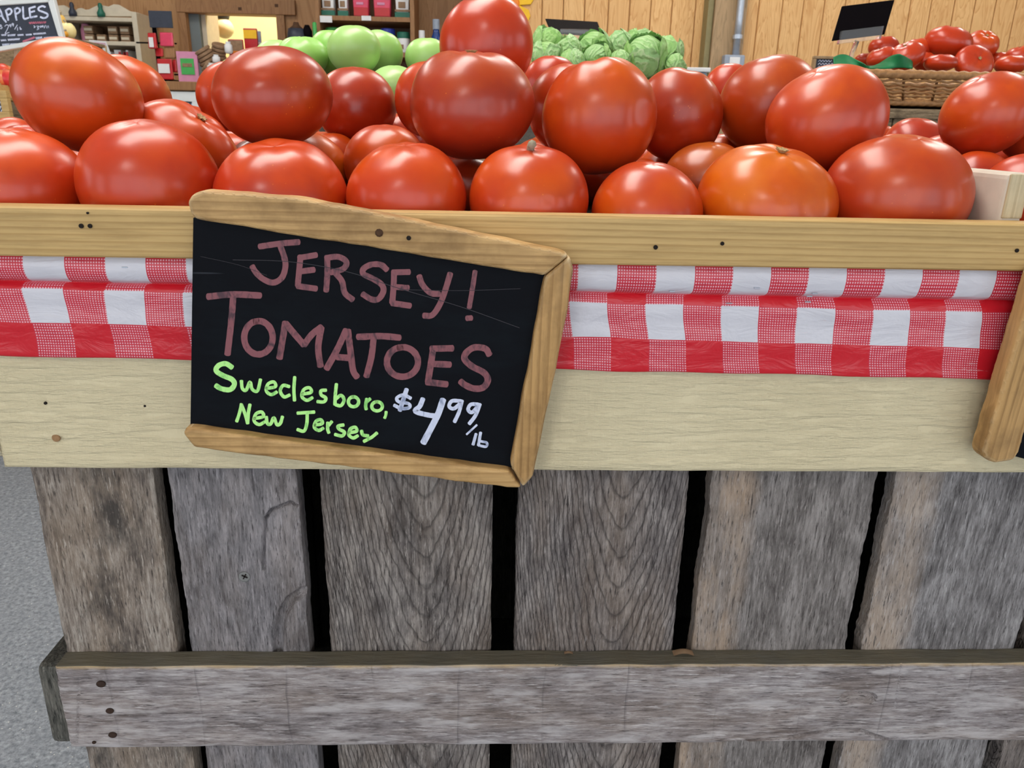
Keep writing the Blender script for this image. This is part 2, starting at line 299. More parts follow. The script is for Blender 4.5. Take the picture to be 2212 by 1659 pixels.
for zz in (e0.z+.08, e0.z+.3): obj('pipe_clamp', tube([(ex+.012, YR-.15, zz), (ex+.012, YR-.15, zz+.02)], .026, 12), M['metal'], eb)

# ceiling tubes
def fixture(x, y, lab, L=.62, W=.3):
    t = thing('ceiling_light', lab, 'light', (x, y, HC), 'ceiling light panels')
    for nm, vf, m in (('housing', box(-L-.04, L+.04, -W-.04, W+.04, -.05, 0, .006), M['whiteframe']), ('diffuser', box(-L, L, -W, W, -.062, -.051, .003), M['lamp']), ('end_rail', box(-L-.04, -L-.005, -W-.04, W+.04, -.07, -.05, .003), M['whiteframe']), ('end_rail', box(L+.005, L+.04, -W-.04, W+.04, -.07, -.05, .003), M['whiteframe'])):
        o = obj(nm, vf, m); o.parent = t
    t.rotation_euler.z = 58*D2R
fixture(-.5, .45, 'large white ceiling light panel straight above the tomato pile', .95, .42)
for fx, fy, lb in [(-.9, -2.9, 'white ceiling light panel before the tomato crate'), (-1.9, 2.7, 'white ceiling light panel before the hutch'), (2.7, 2.5, 'white ceiling light panel before the plywood wall end'), (.9, 2.7, 'added ceiling light panel brightening the plywood wall by the timber post')]:  # panel by the timber post is added to brighten the plywood wall
    fixture(fx, fy, lb)

# ------------------------------------------------------------------ weathered crate
def segd(p, a, b):
    ab = b-a; t = max(0, min(1, (p-a).dot(ab)/max(ab.length_squared, 1e-12))); return (p-(a+ab*t)).length
def plank(name, x0, x1, z0, z1, y, th, mat, parent, nx=36, nz=150, rough=.0016, surf=.0007, grooves=(), seed=0, taper=(0, 0), lie='z', zvis=None):
    """board standing in the XZ plane, front at y: worn edges, uneven face, carved grooves (polyline, width, depth)"""
    us = sorted({0, .004, .012, 1-.012, 1-.004, 1} | {i/nx for i in range(nx+1)}); ws = sorted({0, .002, .006, 1-.006, 1-.002, 1} | ({i/nz for i in range(nz+1)} if zvis is None else {i/12 for i in range(13)} | {(zvis[0]+(zvis[1]-zvis[0])*i/nz-z0)/(z1-z0) for i in range(nz+1)}))
    V, F = [], []; nu, nw = len(us), len(ws); so = seed*7.31
    gr = [([Vector(q) for q in pl], wd, dp) for pl, wd, dp in grooves]
    for w_ in ws:
        z = z0+(z1-z0)*w_
        el = noise.noise((so, 0, z*28))*rough+noise.noise((so, 4, z*160))*rough*.5; er = noise.noise((so+9, 0, z*28))*rough+noise.noise((so+9, 4, z*160))*rough*.5
        for u in us:
            x = x0+taper[0]*(1-w_)+(x1-x0+(taper[1]-taper[0])*(1-w_))*u
            eb = noise.noise((so, x*28, 3))*rough; et = noise.noise((so, x*28, 8))*rough
            xx = x+el*(1-u)+er*u; zz = z+eb*(1-w_)+et*w_
            e = min((x-x0)/.0035, (x1-x)/.0035, (z-z0)/.0035, (z1-z)/.0035, 1); e = max(e, 0); dy = .0016*(1-e)**2
            dy += surf*noise.noise((xx*(40 if lie == 'z' else 9)+so, 2, zz*(9 if lie == 'z' else 40)))
            p = Vector((xx, zz))
            for pl, wd, dp in gr:
                d = min(segd(p, pl[i], pl[i+1]) for i in range(len(pl)-1))
                if d < wd: dy += dp*(1-(d/wd)**2)
            V.append(Vector((xx, y+dy, zz)))
    for j in range(nw-1):
        for i in range(nu-1): F.append([j*nu+i, j*nu+i+1, (j+1)*nu+i+1, (j+1)*nu+i])
    ring = [i for i in range(nu)]+[j*nu+nu-1 for j in range(1, nw)]+[(nw-1)*nu+i for i in range(nu-2, -1, -1)]+[j*nu for j in range(nw-2, 0, -1)]
    n0 = len(V); V += [Vector((V[i].x, y+th, V[i].z)) for i in ring]; n = len(ring)
    for i in range(n): F.append([ring[i], n0+i, n0+(i+1) % n, ring[(i+1) % n]])
    F.append([n0+i for i in range(n)])
    o = obj(name, (V, F), mat, parent)
    nf = (nu-1)*(nw-1)
    o.data.polygons.foreach_set('use_smooth', [i < nf for i in range(len(F))])
    return o
def nail(px, py, Y, r, mat, parent, name='nail_head', dz=.0006, sq=1.):
    p = at(px, py, Y); vf = lathe([(r, 0), (r, .0009), (r*.8, .0013), (r*.25, .0007)], 14)
    vf = xf(vf, Matrix.Translation((p.x, Y+dz, p.z)) @ Matrix.Rotation(90*D2R, 4, 'X') @ Matrix.Diagonal((1, sq, 1, 1)))
    return obj(name, vf, mat, parent, True)
P2 = lambda l, Y: [tuple(at(x, y, Y).xz) for x, y in l]
crate = thing('apple_crate', 'weathered grey slatted wooden crate carrying the tomato display', 'crate', (.14, .5, 0))
gm = dict(
 a=gwood('grey_plank_tan', 'z', (0, 0, 0), C(84, 76, 72), C(140, 128, 118), C(182, 172, 162), tan=.4, tanc=C(164, 144, 124), blot=.9),
 b=gwood('grey_plank_blue', 'z', (1, 0, 2), C(84, 80, 82), C(124, 120, 122), C(158, 152, 154), tan=.12, bump=.4),
 c=gwood('grey_plank_ringed', 'z', (2, 0, 3), C(78, 72, 70), C(122, 115, 112), C(166, 158, 152), tan=.14, cath=(-.052, 30., 33.)),
 d=gwood('grey_plank_ringed_wide', 'z', (4, 0, 1), C(76, 70, 70), C(120, 113, 111), C(164, 156, 152), tan=.2, cath=(.123, 34., 33.)),
 e=gwood('grey_plank_pale_edge', 'z', (5, 0, 6), C(84, 78, 76), C(126, 120, 117), C(162, 155, 152), tan=.8, tanc=C(184, 160, 138), tanx=(.214, .04)),
 f=gwood('grey_plank_pale_stripe', 'z', (7, 0, 8), C(84, 80, 80), C(130, 126, 126), C(172, 168, 168), tan=.7, tanc=C(188, 168, 150), tanx=(.378, .04)))
crk = [(P2([(578, 1160), (572, 1250), (574, 1120), (585, 1103), (612, 1092), (628, 1086), (640, 1094)][2:] , 0), .0018, .006), (P2([(574, 1120), (570, 1170), (569, 1230)], 0), .0016, .005),
       (P2([(655, 1278), (628, 1296), (610, 1325), (603, 1365), (600, 1412)], 0), .0052, .0065)]
plank('plank', -.380, -.2795, .06, .90, 0, .02, gm['a'], crate, 60, 170, .0013, seed=1, zvis=(.55, .888))
plank('plank', -.267, -.159, .06, .90, 0, .02, gm['b'], crate, 110, 330, .0013, seed=2, zvis=(.55, .888), grooves=crk)
plank('plank', -.1395, .0085, .06, .90, .001, .02, gm['c'], crate, 60, 170, .0013, seed=3, zvis=(.55, .888))
plank('plank', .0305, .179, .06, .90, 0, .02, gm['d'], crate, 60, 170, .0013, seed=4, zvis=(.55, .888))
plank('plank', .1985, .345, .06, .90, 0, .016, gm['e'], crate, 60, 170, .002, seed=5, zvis=(.55, .888), grooves=[(P2([(1868, 1095), (1862, 1120), (1858, 1150)], 0), .0014, .002)])
plank('plank', .361, .5105, .06, .90, 0, .016, gm['f'], crate, 60, 170, .002, seed=6, zvis=(.55, .888))
plank('plank', .5265, .66, .06, .90, 0, .02, gm['d'], crate, 40, 120, .002, seed=7)
rail_m = gwood('grey_rail', 'x', (0, 0, 5), C(104, 96, 96), C(150, 142, 142), C(190, 184, 184), tan=.18, saw=True, edge=.6845)
fr = plank('crate_rail', -.3795, .66, .5935, .684, -.021, .0205, rail_m, crate, 800, 84, .0012, .0009, lie='x', seed=11,
      grooves=[(P2([(1550, 1607), (1700, 1592), (1800, 1573), (1860, 1577), (1915, 1597)], -.02), .0019, .006), (P2([(1828, 1507), (1845, 1502), (1878, 1508)], -.02), .0068, .009), (P2([(1925, 1440), (1945, 1435), (1932, 1530)][1:], -.02), .001, .0012), (P2([(193, 1452), (172, 1470), (168, 1600)][1:], -.02), .0011, .0014)])
kn = at(1853, 1509, -.0135); obj('knot', xf(lathe([(.0085, 0), (.006, -.001), (.002, .0005)], 12), Matrix.Translation((kn.x, -.0140, kn.z)) @ Matrix.Rotation(90*D2R, 4, 'X') @ Matrix.Diagonal((1.1, .5, 1, 1))), M['hole'], fr, True)
M['nailhole'] = plain('brown_nail_hole', C(62, 44, 34), .9, 300, .4)
for px, py, r_ in [(218, 1478, .0042), (237, 1536, .0036), (243, 1588, .0038), (203, 1604, .0018)]: nail(px, py, -.0222, r_, M['nailhole'], fr, sq=.8)
sm = gwood('grey_wood_painted_shade', 'z', (3, 1, 5), C(30, 29, 27), C(50, 48, 45), C(70, 67, 62))  # wood colour darkened to stand in for shade inside crate and tray gaps
obj('side_rail', box(-.411, -.3812, .001, .94, .578, .667, .006), gwood('grey_side_rail', 'z', (3, 1, 5), C(58, 58, 54), C(96, 94, 88), C(128, 124, 116)), crate)
obj('side_rail', box(.662, .692, .001, .94, .578, .667, .006), sm, crate)
M['oldsteel'] = plain('old_screw_steel', C(132, 132, 130), .5, 300, .2)
sc = nail(528, 1246, -.0006, .0052, M['oldsteel'], crate, 'screw'); p = at(528, 1246, -.002)
obj('screw_slot', cat(xf(box(-.0028, .0028, -.0003, .0003, -.0005, .0005, 0), Matrix.Translation((p.x, -.0017, p.z)) @ Matrix.Rotation(.5, 4, 'Y')), xf(box(-.0005, .0005, -.0003, .0003, -.0028, .0028, 0), Matrix.Translation((p.x, -.0017, p.z)) @ Matrix.Rotation(.5, 4, 'Y'))), M['hole'], sc)
# the hidden sides, the posts and base of the crate
for i in range(7):
    y0 = .03+i*.13
    obj('plank', box(-.379, -.361, y0, y0+.118, .03, .9, .003), sm, crate)
    obj('plank', box(.642, .66, y0, y0+.118, .03, .9, .003), sm, crate)
    x0 = -.36+i*.143; obj('plank', box(x0, x0+.1428, 0.92, .94, .03, .9, .003), sm, crate)
for px_, py_ in [(-.355, .024), (.59, .024), (-.355, .85), (.59, .85)]: obj('corner_post', box(px_, px_+.045, py_, py_+.065, .04, .88, .004), sm, crate)
obj('base', box(-.362, .643, .02, .921, .04, .06, .003), sm, crate)
obj('crate_light_block', box(-.36, .64, .021, .919, .882, .899, .002), sm, crate)  # unseen cover added to keep light out of the crate
for y_ in (.05, .42, .8): obj('skid', box(-.37, .65, y_, y_+.09, 0, .04, .003), sm, crate)
# dry leaves lying on the rail
def leaf(px, py, Y, s, lab):
    p = at(px, py, Y); V = [Vector((p.x+s*(i/8-.5)*2, p.y+s*.35*(j-1), .6848+s*.5*math.sin(math.pi*i/8)*(1 if j == 1 else .55)+.0004)) for i in range(9) for j in range(3)]
    F = [[i*3+j, i*3+j+1, i*3+j+4, i*3+j+3] for i in range(8) for j in range(2)]
    V2 = [v+Vector((0, 0, .0006)) for v in V]; tag(obj('dry_leaf', cat((V, F), (V2, F)), M['tanpaper'], None, True), lab, 'leaf')
leaf(1476, 1408, -.007, .0095, 'curled dry brown leaf in a plank gap on the grey rail'); leaf(1228, 1412, -.006, .004, 'tiny dry leaf scrap on grey rail below the sign corner')

# ------------------------------------------------------------------ display tray
tray = thing('display_tray', 'wooden market tray with pine front rail and cream painted front board', 'tray', (.1, .2, .9))
cb = plank('front_board', -.381, .66, .8825, 1.075, -.030, .022, M['cream'], tray, 300, 60, .0005, .0008, lie='x', seed=21,
      grooves=[(P2([(0, 925), (40, 921), (75, 927), (110, 932)], -.03), .0012, .0016), (P2([(75, 868), (92, 866)], -.03), .0055, .0012), (P2([(88, 874), (95, 870)], -.03), .002, .002), (P2([(105, 955), (130, 950)], -.03), .0028, .0025)])
nail(121, 946, -.0295, .0032, M['chip'], cb, 'nail_head'); nail(313, 877, -.0301, .0009, M['hole'], cb, 'nail_hole'); nail(98, 871, -.0293, .0012, M['hole'], cb, 'nail_hole')
plank('front_board', -.66, -.385, .889, 1.075, -.024, .02, M['cream2'], tray, 60, 40, .0013, .0008, lie='x', seed=22)
rl = obj('front_rail', box(-.62, .66, -.050, -.0285, 1.0545, 1.0895, .0035, 3), M['pine'], tray)
for px, py, r in [(176, 488, .0016), (195, 488, .0015), (1416, 534, .0016), (1560, 526, .0014), (2196, 541, .0014), (190, 460, .0008)]: nail(px, py, -.0502, r, M['hole'], rl, 'nail_hole', 0, 1)
# sloping floor, back and ends, divider
V = [Vector(q) for q in [(-.62, -.03, 1.042), (.66, -.03, 1.042), (.66, .44, 1.089), (-.62, .44, 1.089)]]
obj('tray_floor', prism(V, [v+Vector((0, 0, -.012)) for v in V], 0), sm, tray)
obj('tray_back', box(-.62, .66, .44, .458, .901, 1.115, .002), sm, tray)
for x_ in (-.64, .66): obj('tray_end', box(x_, x_+.018, -.005, .458, .901, 1.12, .002), M['cream'], tray)
M['whitewash'] = plain('whitewashed_wood', C(214, 202, 186), .7, 60, .1)
dv = obj('divider', box(.3845, .4015, -.0275, .44, 1.03, 1.1235, .005, 3), M['whitewash'], tray)
M['endgrain'] = softwood('divider_end_grain', 'z', C(206, 190, 156), C(176, 156, 120), 20)
obj('divider_end', box(.3855, .4005, -.0282, -.026, 1.0905, 1.1225, .004, 3), M['endgrain'], dv)

# checked vinyl cloth stapled under the rail
def cloth():
    SQ = .0285; nxs = 260; x0, x1 = -.40, .425; V, F, UV = [], [], []
    def L(a, b, t): return a+(b-a)*t
    for i in range(nxs+1):
        x = L(x0, x1, i/nxs); t = (x+.36)/.74
        zb = L(1.0358, 1.0313, t); zl = zb-.0035; zr0 = L(1.0315, 1.0222, max(0, min(1, (t-.45)/.55))) if t > .3 else 1.0305
        zr0 = L(1.0300, 1.0215, max(0, min(1, t*1.05))); z1 = L(1.0050, .9925, t); z2 = L(.9775, .9665, t)+.0012*noise.noise((x*14, 0, 0))
        wob = noise.noise((x*9, 5, 0))*.0009
        rows = [(-.0335, 1.062, .05), (-.0375, 1.056, .12), (-.0405, 1.050, .30), (-.0412, 1.044, .50), (-.0395, zb+.004, .70), (-.0372, zb+.0008, .80), (-.0340, zb-.0004, .90), (-.0318, zb-.0018, 1.05),
                (-.0322, zl+.0012, 1.70), (-.0345, zl, 1.745 if zl-zr0 > .003 else 1.9), (-.0365, L(zl, zr0, .5), 1.87 if zl-zr0 > .003 else 1.95), (-.0372, zr0, 2.0), (-.0376, L(zr0, z1, .25), 2.25), (-.0362, L(zr0, z1, .5), 2.5), (-.0366, L(zr0, z1, .75), 2.75), (-.0372, z1, 3.0),
                (-.0366, L(z1, z2, .33), 3.3), (-.0352, L(z1, z2, .66), 3.6), (-.0362, z2, 3.9), (-.0345, z2+.0002, 3.92)]
        for j, (y, z, v) in enumerate(rows):
            wr_ = .0011*noise.noise((x*30, z*60, 2))+.0007*noise.noise((x*75, z*110, 7)) if 1 < j < 19 else 0
            low = max(0, (1.03-z)/.06); u = (x-.0693)/SQ+(.18 if j > 7 else 0)-.35*low*t+.12*noise.noise((x*7, z*30, 4))*(1 if j > 7 else .5)
            zz = z+(wob if 3 < j < 12 else 0)+(.0012*noise.noise((x*16, v, 3)) if j > 10 else 0)
            V.append(Vector((x, y+wr_-.0006, zz))); UV.append((u, v))
    m = 20
    for i in range(nxs):
        for j in range(m-1): F.append([i*m+j, i*m+j+1, (i+1)*m+j+1, (i+1)*m+j])
    o = obj('checked_cloth', (V, F), M['gingham'], None, True, uv=UV)
    md = o.modifiers.new('smooth', 'SUBSURF'); md.levels = 1; md.render_levels = 1
    md = o.modifiers.new('thick', 'SOLIDIFY'); md.thickness = .0004; md.offset = 0
    return tag(o, 'red and white checked vinyl cloth stapled under the pine rail', 'tablecloth')
ck = cloth()
ps = []
for px, py in [(1452, 629), (1635, 622), (1760, 634), (1748, 640), (1575, 655), (1745, 652), (270, 577)]:
    p = at(px, py, -.0415); ps.append(box(p.x-.0022, p.x+.0022, -.0424, -.0405, p.z-.0004, p.z+.0004, .0002, 1))
for q_ in ps: obj('staple', q_, M['metal'], ck)

# ------------------------------------------------------------------ hand-lettered signs
def sign_plane(px, py, off, y0=-.0515, k=.0535, zt=1.085):
    r = ray(px, py); d = y0+k*zt-off; t = (d-CAM.y-k*CAM.z)/(r.y+k*r.z); return CAM+r*t
def spline(pts, n=6):
    pts = [Vector(p).to_2d() for p in pts]; o = []
    if len(pts) < 3: return [pts[0].lerp(pts[-1], i/4) for i in range(5)]
    q = [pts[0]*2-pts[1]]+pts+[pts[-1]*2-pts[-2]]
    for i in range(1, len(q)-2):
        for k in range(n):
            t = k/n; o.append(.5*((2*q[i])+(q[i+1]-q[i-1])*t+(2*q[i-1]-5*q[i]+4*q[i+1]-q[i+2])*t*t+(3*q[i]-q[i-1]-3*q[i+1]+q[i+2])*t**3))
    o.append(pts[-1]); return o
def strokes(lst, W, proj, jit=1.):
    V, F = [], []
    for si, st in enumerate(lst):
        w_ = W
        if isinstance(st, dict):
            w_ = st.get('w', W); st = st['p']
        pts = spline(st); n = len(pts); n0 = len(V); lift = .00005*(si % 5)
        L_, R_ = [], []
        for i, p in enumerate(pts):
            t = (pts[min(i+1, n-1)]-pts[max(i-1, 0)]); t = t.normalized() if t.length > 1e-6 else Vector((1, 0)); nn = Vector((-t.y, t.x))
            hw = w_/2*(1+.09*jit*noise.noise((p.x*.06, p.y*.06, si)))
            L_.append(p+nn*hw); R_.append(p-nn*hw)
        t0 = (pts[0]-pts[1]).normalized(); t1 = (pts[-1]-pts[-2]).normalized()
        cap1 = [pts[-1]+t1*(w_*.5*math.sin(a))*.55+(L_[-1]-pts[-1])*math.cos(a) for a in (.5, 1.05, 1.57, 2.1, 2.64)]
        cap0 = [pts[0]+t0*(w_*.5*math.sin(a))*.55+(R_[0]-pts[0])*math.cos(a) for a in (.5, 1.05, 1.57, 2.1, 2.64)]
        for a, b in zip(L_, R_): V += [proj(a, lift), proj(b, lift)]
        for i in range(n-1): F.append([n0+2*i, n0+2*i+1, n0+2*i+3, n0+2*i+2])
        for cap, e in ((cap1, 2*(n-1)), (cap0[::-1], 0)):
            m0 = len(V); V += [proj(c, lift) for c in cap]; F.append([n0+e]+list(range(m0, m0+5))+[n0+e+1])
    return V, F
def oval(cx, cy, rx, ry, a0=-1.6, n=14, over=.25): return [(cx+rx*math.cos(a0-(2*math.pi+over)*i/n), cy+ry*math.sin(a0-(2*math.pi+over)*i/n)) for i in range(n+1)]
jers = [[(440, 348), (550, 332), (648, 324)], [(546, 335), (570, 400), (577, 455), (558, 512), (512, 538), (458, 518), (420, 482), (402, 452)],
 [(657, 398), (650, 470), (642, 555)], [(648, 408), (740, 392)], [(650, 480), (728, 470)], [(640, 556), (740, 570)],
 [(798, 402), (798, 490), (792, 582)], [(790, 408), (855, 402), (898, 428), (882, 465), (815, 485)], [(835, 482), (875, 530), (890, 592), (932, 628)],
 [(1112, 470), (1080, 444), (1030, 443), (990, 464), (988, 492), (1035, 516), (1082, 546), (1094, 582), (1068, 624), (1030, 626), (984, 598)],
 [(1150, 482), (1147, 560), (1140, 645)], [(1142, 484), (1230, 482)], [(1150, 560), (1224, 566)], [(1138, 646), (1235, 660)],
 [(1282, 503), (1300, 550), (1342, 592), (1388, 598)], [(1446, 490), (1422, 570), (1392, 650), (1352, 708), (1306, 712)],
 {'p': [(1577, 478), (1562, 575), (1546, 670)], 'w': 26}, {'p': [(1533, 726), (1558, 724)], 'w': 30}]
toma = [[(168, 612), (300, 600), (445, 606)], [(302, 612), (292, 740), (272, 916)], oval(435, 828, 75, 88), [(577, 748), (562, 840), (546, 936)], [(578, 752), (628, 812), (675, 866)], [(675, 866), (718, 810), (768, 772)], [(766, 775), (750, 880), (762, 978)],
 [(897, 788), (850, 890), (794, 992)], [(906, 790), (920, 900), (934, 1000), (955, 1036)], [(850, 930), (925, 936)], [(958, 824), (1080, 820), (1180, 828)], [(1042, 832), (1030, 930), (1004, 1032)], oval(1194, 956, 82, 78),
 [(1356, 884), (1345, 960), (1328, 1062)], [(1345, 886), (1458, 884)], [(1345, 966), (1445, 970)], [(1322, 1062), (1428, 1074)],
 [(1652, 918), (1630, 886), (1572, 880), (1530, 908), (1522, 942), (1562, 980), (1622, 1012), (1644, 1050), (1620, 1090), (1570, 1096), (1522, 1076), (1500, 1058)]]
def e_(x, y, s=1.): return [(x-26*s, y+4*s), (x+24*s, y-6*s), (x+16*s, y-30*s), (x-14*s, y-20*s), (x-24*s, y+16*s), (x+2*s, y+36*s), (x+32*s, y+22*s)]
swed = [{'p': [(296, 985), (262, 965), (225, 975), (212, 1002), (245, 1026), (295, 1048), (308, 1075), (285, 1102), (240, 1097), (210, 1080)], 'w': 27}, [(345, 1055), (350, 1095), (370, 1105), (390, 1062), (402, 1100), (430, 1108), (446, 1048)], e_(500, 1092), [(598, 1086), (565, 1080), (550, 1110), (570, 1140), (600, 1130)], [(626, 1035), (622, 1100), (625, 1160)], e_(688, 1122),
 [(792, 1105), (765, 1108), (766, 1130), (790, 1146), (780, 1166), (745, 1165)], [(846, 1072), (840, 1130), (838, 1182)], [(842, 1152), (870, 1132), (886, 1156), (870, 1186), (842, 1182)], oval(936, 1166, 27, 26), [(1006, 1150), (1000, 1185), (1003, 1206)], [(1003, 1168), (1024, 1150)], oval(1060, 1190, 28, 24), {'p': [(1108, 1218), (1106, 1236), (1100, 1252)], 'w': 16},
 [(345, 1178), (335, 1225), (320, 1270)], [(345, 1180), (365, 1232), (378, 1280)], [(378, 1280), (382, 1226), (390, 1180)], e_(436, 1250), [(476, 1245), (482, 1280), (500, 1282), (516, 1250), (532, 1286), (550, 1280), (562, 1244)],
 [(640, 1226), (730, 1220)], [(692, 1224), (690, 1280), (675, 1320), (640, 1312)], e_(750, 1286, .85), [(800, 1275), (800, 1310), (806, 1330)], [(803, 1292), (822, 1270)], [(884, 1288), (855, 1294), (860, 1310), (888, 1326), (875, 1346), (838, 1338)], e_(932, 1326, .85), [(978, 1318), (985, 1340), (1014, 1346)], [(1060, 1330), (1030, 1354), (990, 1375)]]
pric = [{'p': [(1238, 1148), (1200, 1130), (1165, 1145), (1175, 1166), (1226, 1176), (1230, 1196), (1190, 1202), (1150, 1184)], 'w': 18}, {'p': [(1216, 1100), (1200, 1150), (1180, 1212)], 'w': 24}, {'p': [(1302, 1150), (1285, 1190), (1262, 1216), (1330, 1236), (1384, 1242)], 'w': 26}, {'p': [(1408, 1155), (1382, 1230), (1342, 1310), (1304, 1382)], 'w': 34},
 [(1502, 1162), (1455, 1162), (1440, 1190), (1465, 1202), (1502, 1172)], [(1508, 1160), (1492, 1220), (1468, 1272)], [(1592, 1180), (1555, 1180), (1540, 1206), (1560, 1222), (1592, 1190)], [(1602, 1178), (1580, 1236), (1546, 1282)], {'p': [(1586, 1288), (1532, 1338)], 'w': 11}, {'p': [(1582, 1335), (1566, 1392)], 'w': 16}, {'p': [(1606, 1328), (1594, 1396)], 'w': 16}, {'p': [(1596, 1396), (1634, 1402), (1638, 1382), (1606, 1374)], 'w': 14}]
def sp(px, py): return lambda off: sign_plane(px, py, off)
def wear(l, amp=2.2, step=22):
    o = []
    for i in range(len(l)):
        a, b = Vector(l[i]), Vector(l[(i+1) % len(l)]); n = max(1, int((b-a).length/step)); d = (b-a).normalized(); nn = Vector((-d.y, d.x))
        for k in range(n):
            p = a.lerp(b, k/n); o.append(tuple(p+nn*(amp*noise.noise((p.x*.03, p.y*.03, 1.5))+.5*amp*noise.noise((p.x*.13, p.y*.13, 9)) if k else 0)))
    return o
def extr(l, o1, o0, b):
    if b > .001: l = wear(l)
    return prism([sign_plane(x, y, o1) for x, y in l], [sign_plane(x, y, o1)+Vector((0, o1-o0, 0)) for x, y in l], b, 3)
sg = thing('price_sign', 'black chalkboard sign reading JERSEY! TOMATOES with a worn wooden frame missing one side', 'sign', tuple(at(800, 1000, -.05)))
obj('board', extr([(417, 470), (1182, 594), (1106, 1010), (411, 918)], .0105, .0062, .0005), M['board'], sg)
obj('frame_top', extr([(403, 438), (413, 420), (437, 411), (640, 427), (850, 468), (1212, 544), (1230, 552), (1176, 597), (421, 474), (411, 462)], .0195, .002, .0032), M['frame'], sg)
obj('frame_side', extr([(1177, 598), (1231, 553), (1240, 582), (1228, 668), (1152, 1030), (1130, 1055), (1102, 1006)], .0193, .002, .0032), M['framev'], sg)
obj('frame_bottom', extr([(414, 925), (1101, 1018), (1127, 1056), (1095, 1055), (760, 1012), (418, 968), (393, 936), (401, 925)], .0195, .002, .0032), M['frame'], sg)
zc = 2147/880
lt = lambda c, lift: sign_plane(380+c.x/zc, 390+c.y/zc, .0107+lift)
for nm, l, w_, m, lab in (('lettering', jers, 31, 'mauve', 'mauve hand-lettered word JERSEY!'), ('lettering', toma, 34, 'mauve', 'mauve hand-lettered word TOMATOES'), ('lettering', swed, 18, 'lime', 'lime green handwriting reading Swedesboro, New Jersey'), ('price_lettering', pric, 20, 'white_ink', 'white handwritten price $4.99/lb')):
    o = obj(nm, strokes(l, w_, lt), M[m], sg); o['label'] = lab
M['scratch'] = plain('scratch_line', C(62, 58, 64), .7)
obj('scratch', strokes([{'p': [(300, 418), (600, 428), (900, 480), (1180, 570), (1500, 665), (1810, 776)], 'w': 3.2}, {'p': [(130, 400), (330, 445), (480, 500)], 'w': 2}, {'p': [(1180, 575), (1500, 580), (1815, 570)], 'w': 2.5}], 3, lambda c, lift: sign_plane(380+c.x/zc, 390+c.y/zc, .0110), 0), M['scratch'], sg)
p = sign_plane(819, 503, .0196); obj('knot', xf(lathe([(.0028, 0), (.0028, .0004), (.001, .0002)], 9), Matrix.Translation(p) @ Matrix.Rotation(90*D2R, 4, 'X')), M['knot'], sg, True)
p = sign_plane(883, 514, .0196); obj('nail_head', xf(lathe([(.0016, 0), (.0016, .0006), (.0006, .0003)], 10), Matrix.Translation(p) @ Matrix.Rotation(90*D2R, 4, 'X')), M['hole'], sg, True)
# the neighbour's sign that reaches into the picture
s2 = thing('price_sign', 'second framed chalkboard sign tilted across the cream board beside the checked cloth end', 'sign', tuple(at(2200, 1000, -.05)))
dx, dy = 620*.96, 620*.27
obj('board', extr([(2292, 610), (2292+dx, 610+dy), (2190+dx, 985+dy), (2190, 985)], .0105, .0062, .0005), M['board'], s2)
obj('frame_side', extr([(2242, 585), (2306, 604), (2204, 978), (2193, 996), (2150, 1003), (2128, 992), (2123, 978)], .0195, .002, .004), M['framev'], s2)
obj('frame_top', extr([(2242, 584), (2250+dx, 560+dy), (2310+dx, 600+dy), (2307, 602)], .0195, .002, .004), M['frame'], s2)
obj('frame_side', extr([(2290+dx, 612+dy), (2350+dx, 590+dy), (2260+dx, 985+dy), (2190+dx, 985+dy)], .0195, .002, .004), M['framev'], s2)

# ------------------------------------------------------------------ tomatoes
def tom_mesh(seed, rx, ry, rz, lobes=5, amp=.035, dim=.14, nu=44, nv=30, cre=0., dents=()):
    r = random.Random(seed); ph = r.random()*6.28; V, F = [], []
    ks = [(Vector((r.gauss(0, 1), r.gauss(0, 1), r.gauss(0, 1))).normalized()*r.uniform(1.4, 2.6), r.random()*6.28, r.uniform(.006, .016)) for _ in range(4)]
    for j in range(nv+1):
        th = math.pi*j/nv; th = max(th, .002)
        for i in range(nu):
            f = 2*math.pi*i/nu; d = Vector((math.sin(th)*math.cos(f), math.sin(th)*math.sin(f), math.cos(th)))
            k = 1+sum(a*math.sin(q.dot(d)*1.5+p) for q, p, a in ks)
            sh = math.exp(-((th-.55)/.55)**2)
            k *= 1+amp*math.cos(lobes*f+ph)*sh-cre*math.exp(-((math.cos(f-ph)-1)/.02)**2)*sh
            for dd, dr, dp in dents: k -= dp*math.exp(-(max(0, d.angle(dd))/dr)**2)
            z = d.z*(1-.05*(d.z > 0)*(1-math.sin(th)))-dim*math.exp(-(th/.3)**2)+.05*math.exp(-((math.pi-th)/.25)**2)
            V.append(Vector((rx*d.x*k, ry*d.y*k, rz*z*k)))
    for j in range(nv):
        for i in range(nu): F.append([j*nu+i, j*nu+(i+1) % nu, (j+1)*nu+(i+1) % nu, (j+1)*nu+i])
    return V, F
def scar_mesh(r, seed):
    rr = random.Random(seed); V = [Vector((0, 0, -.0008))]; n = 14
    for i in range(n):
        q = r*(1.25 if i % 2 else .75)*rr.uniform(.85, 1.15); a = 2*math.pi*i/n; V.append(Vector((q*math.cos(a), q*math.sin(a), .0006)))
    V += [Vector((0, 0, -.004))]
    F = [[0, 1+i, 1+(i+1) % n] for i in range(n)]+[[n+1, 1+(i+1) % n, 1+i] for i in range(n)]
    return V, F
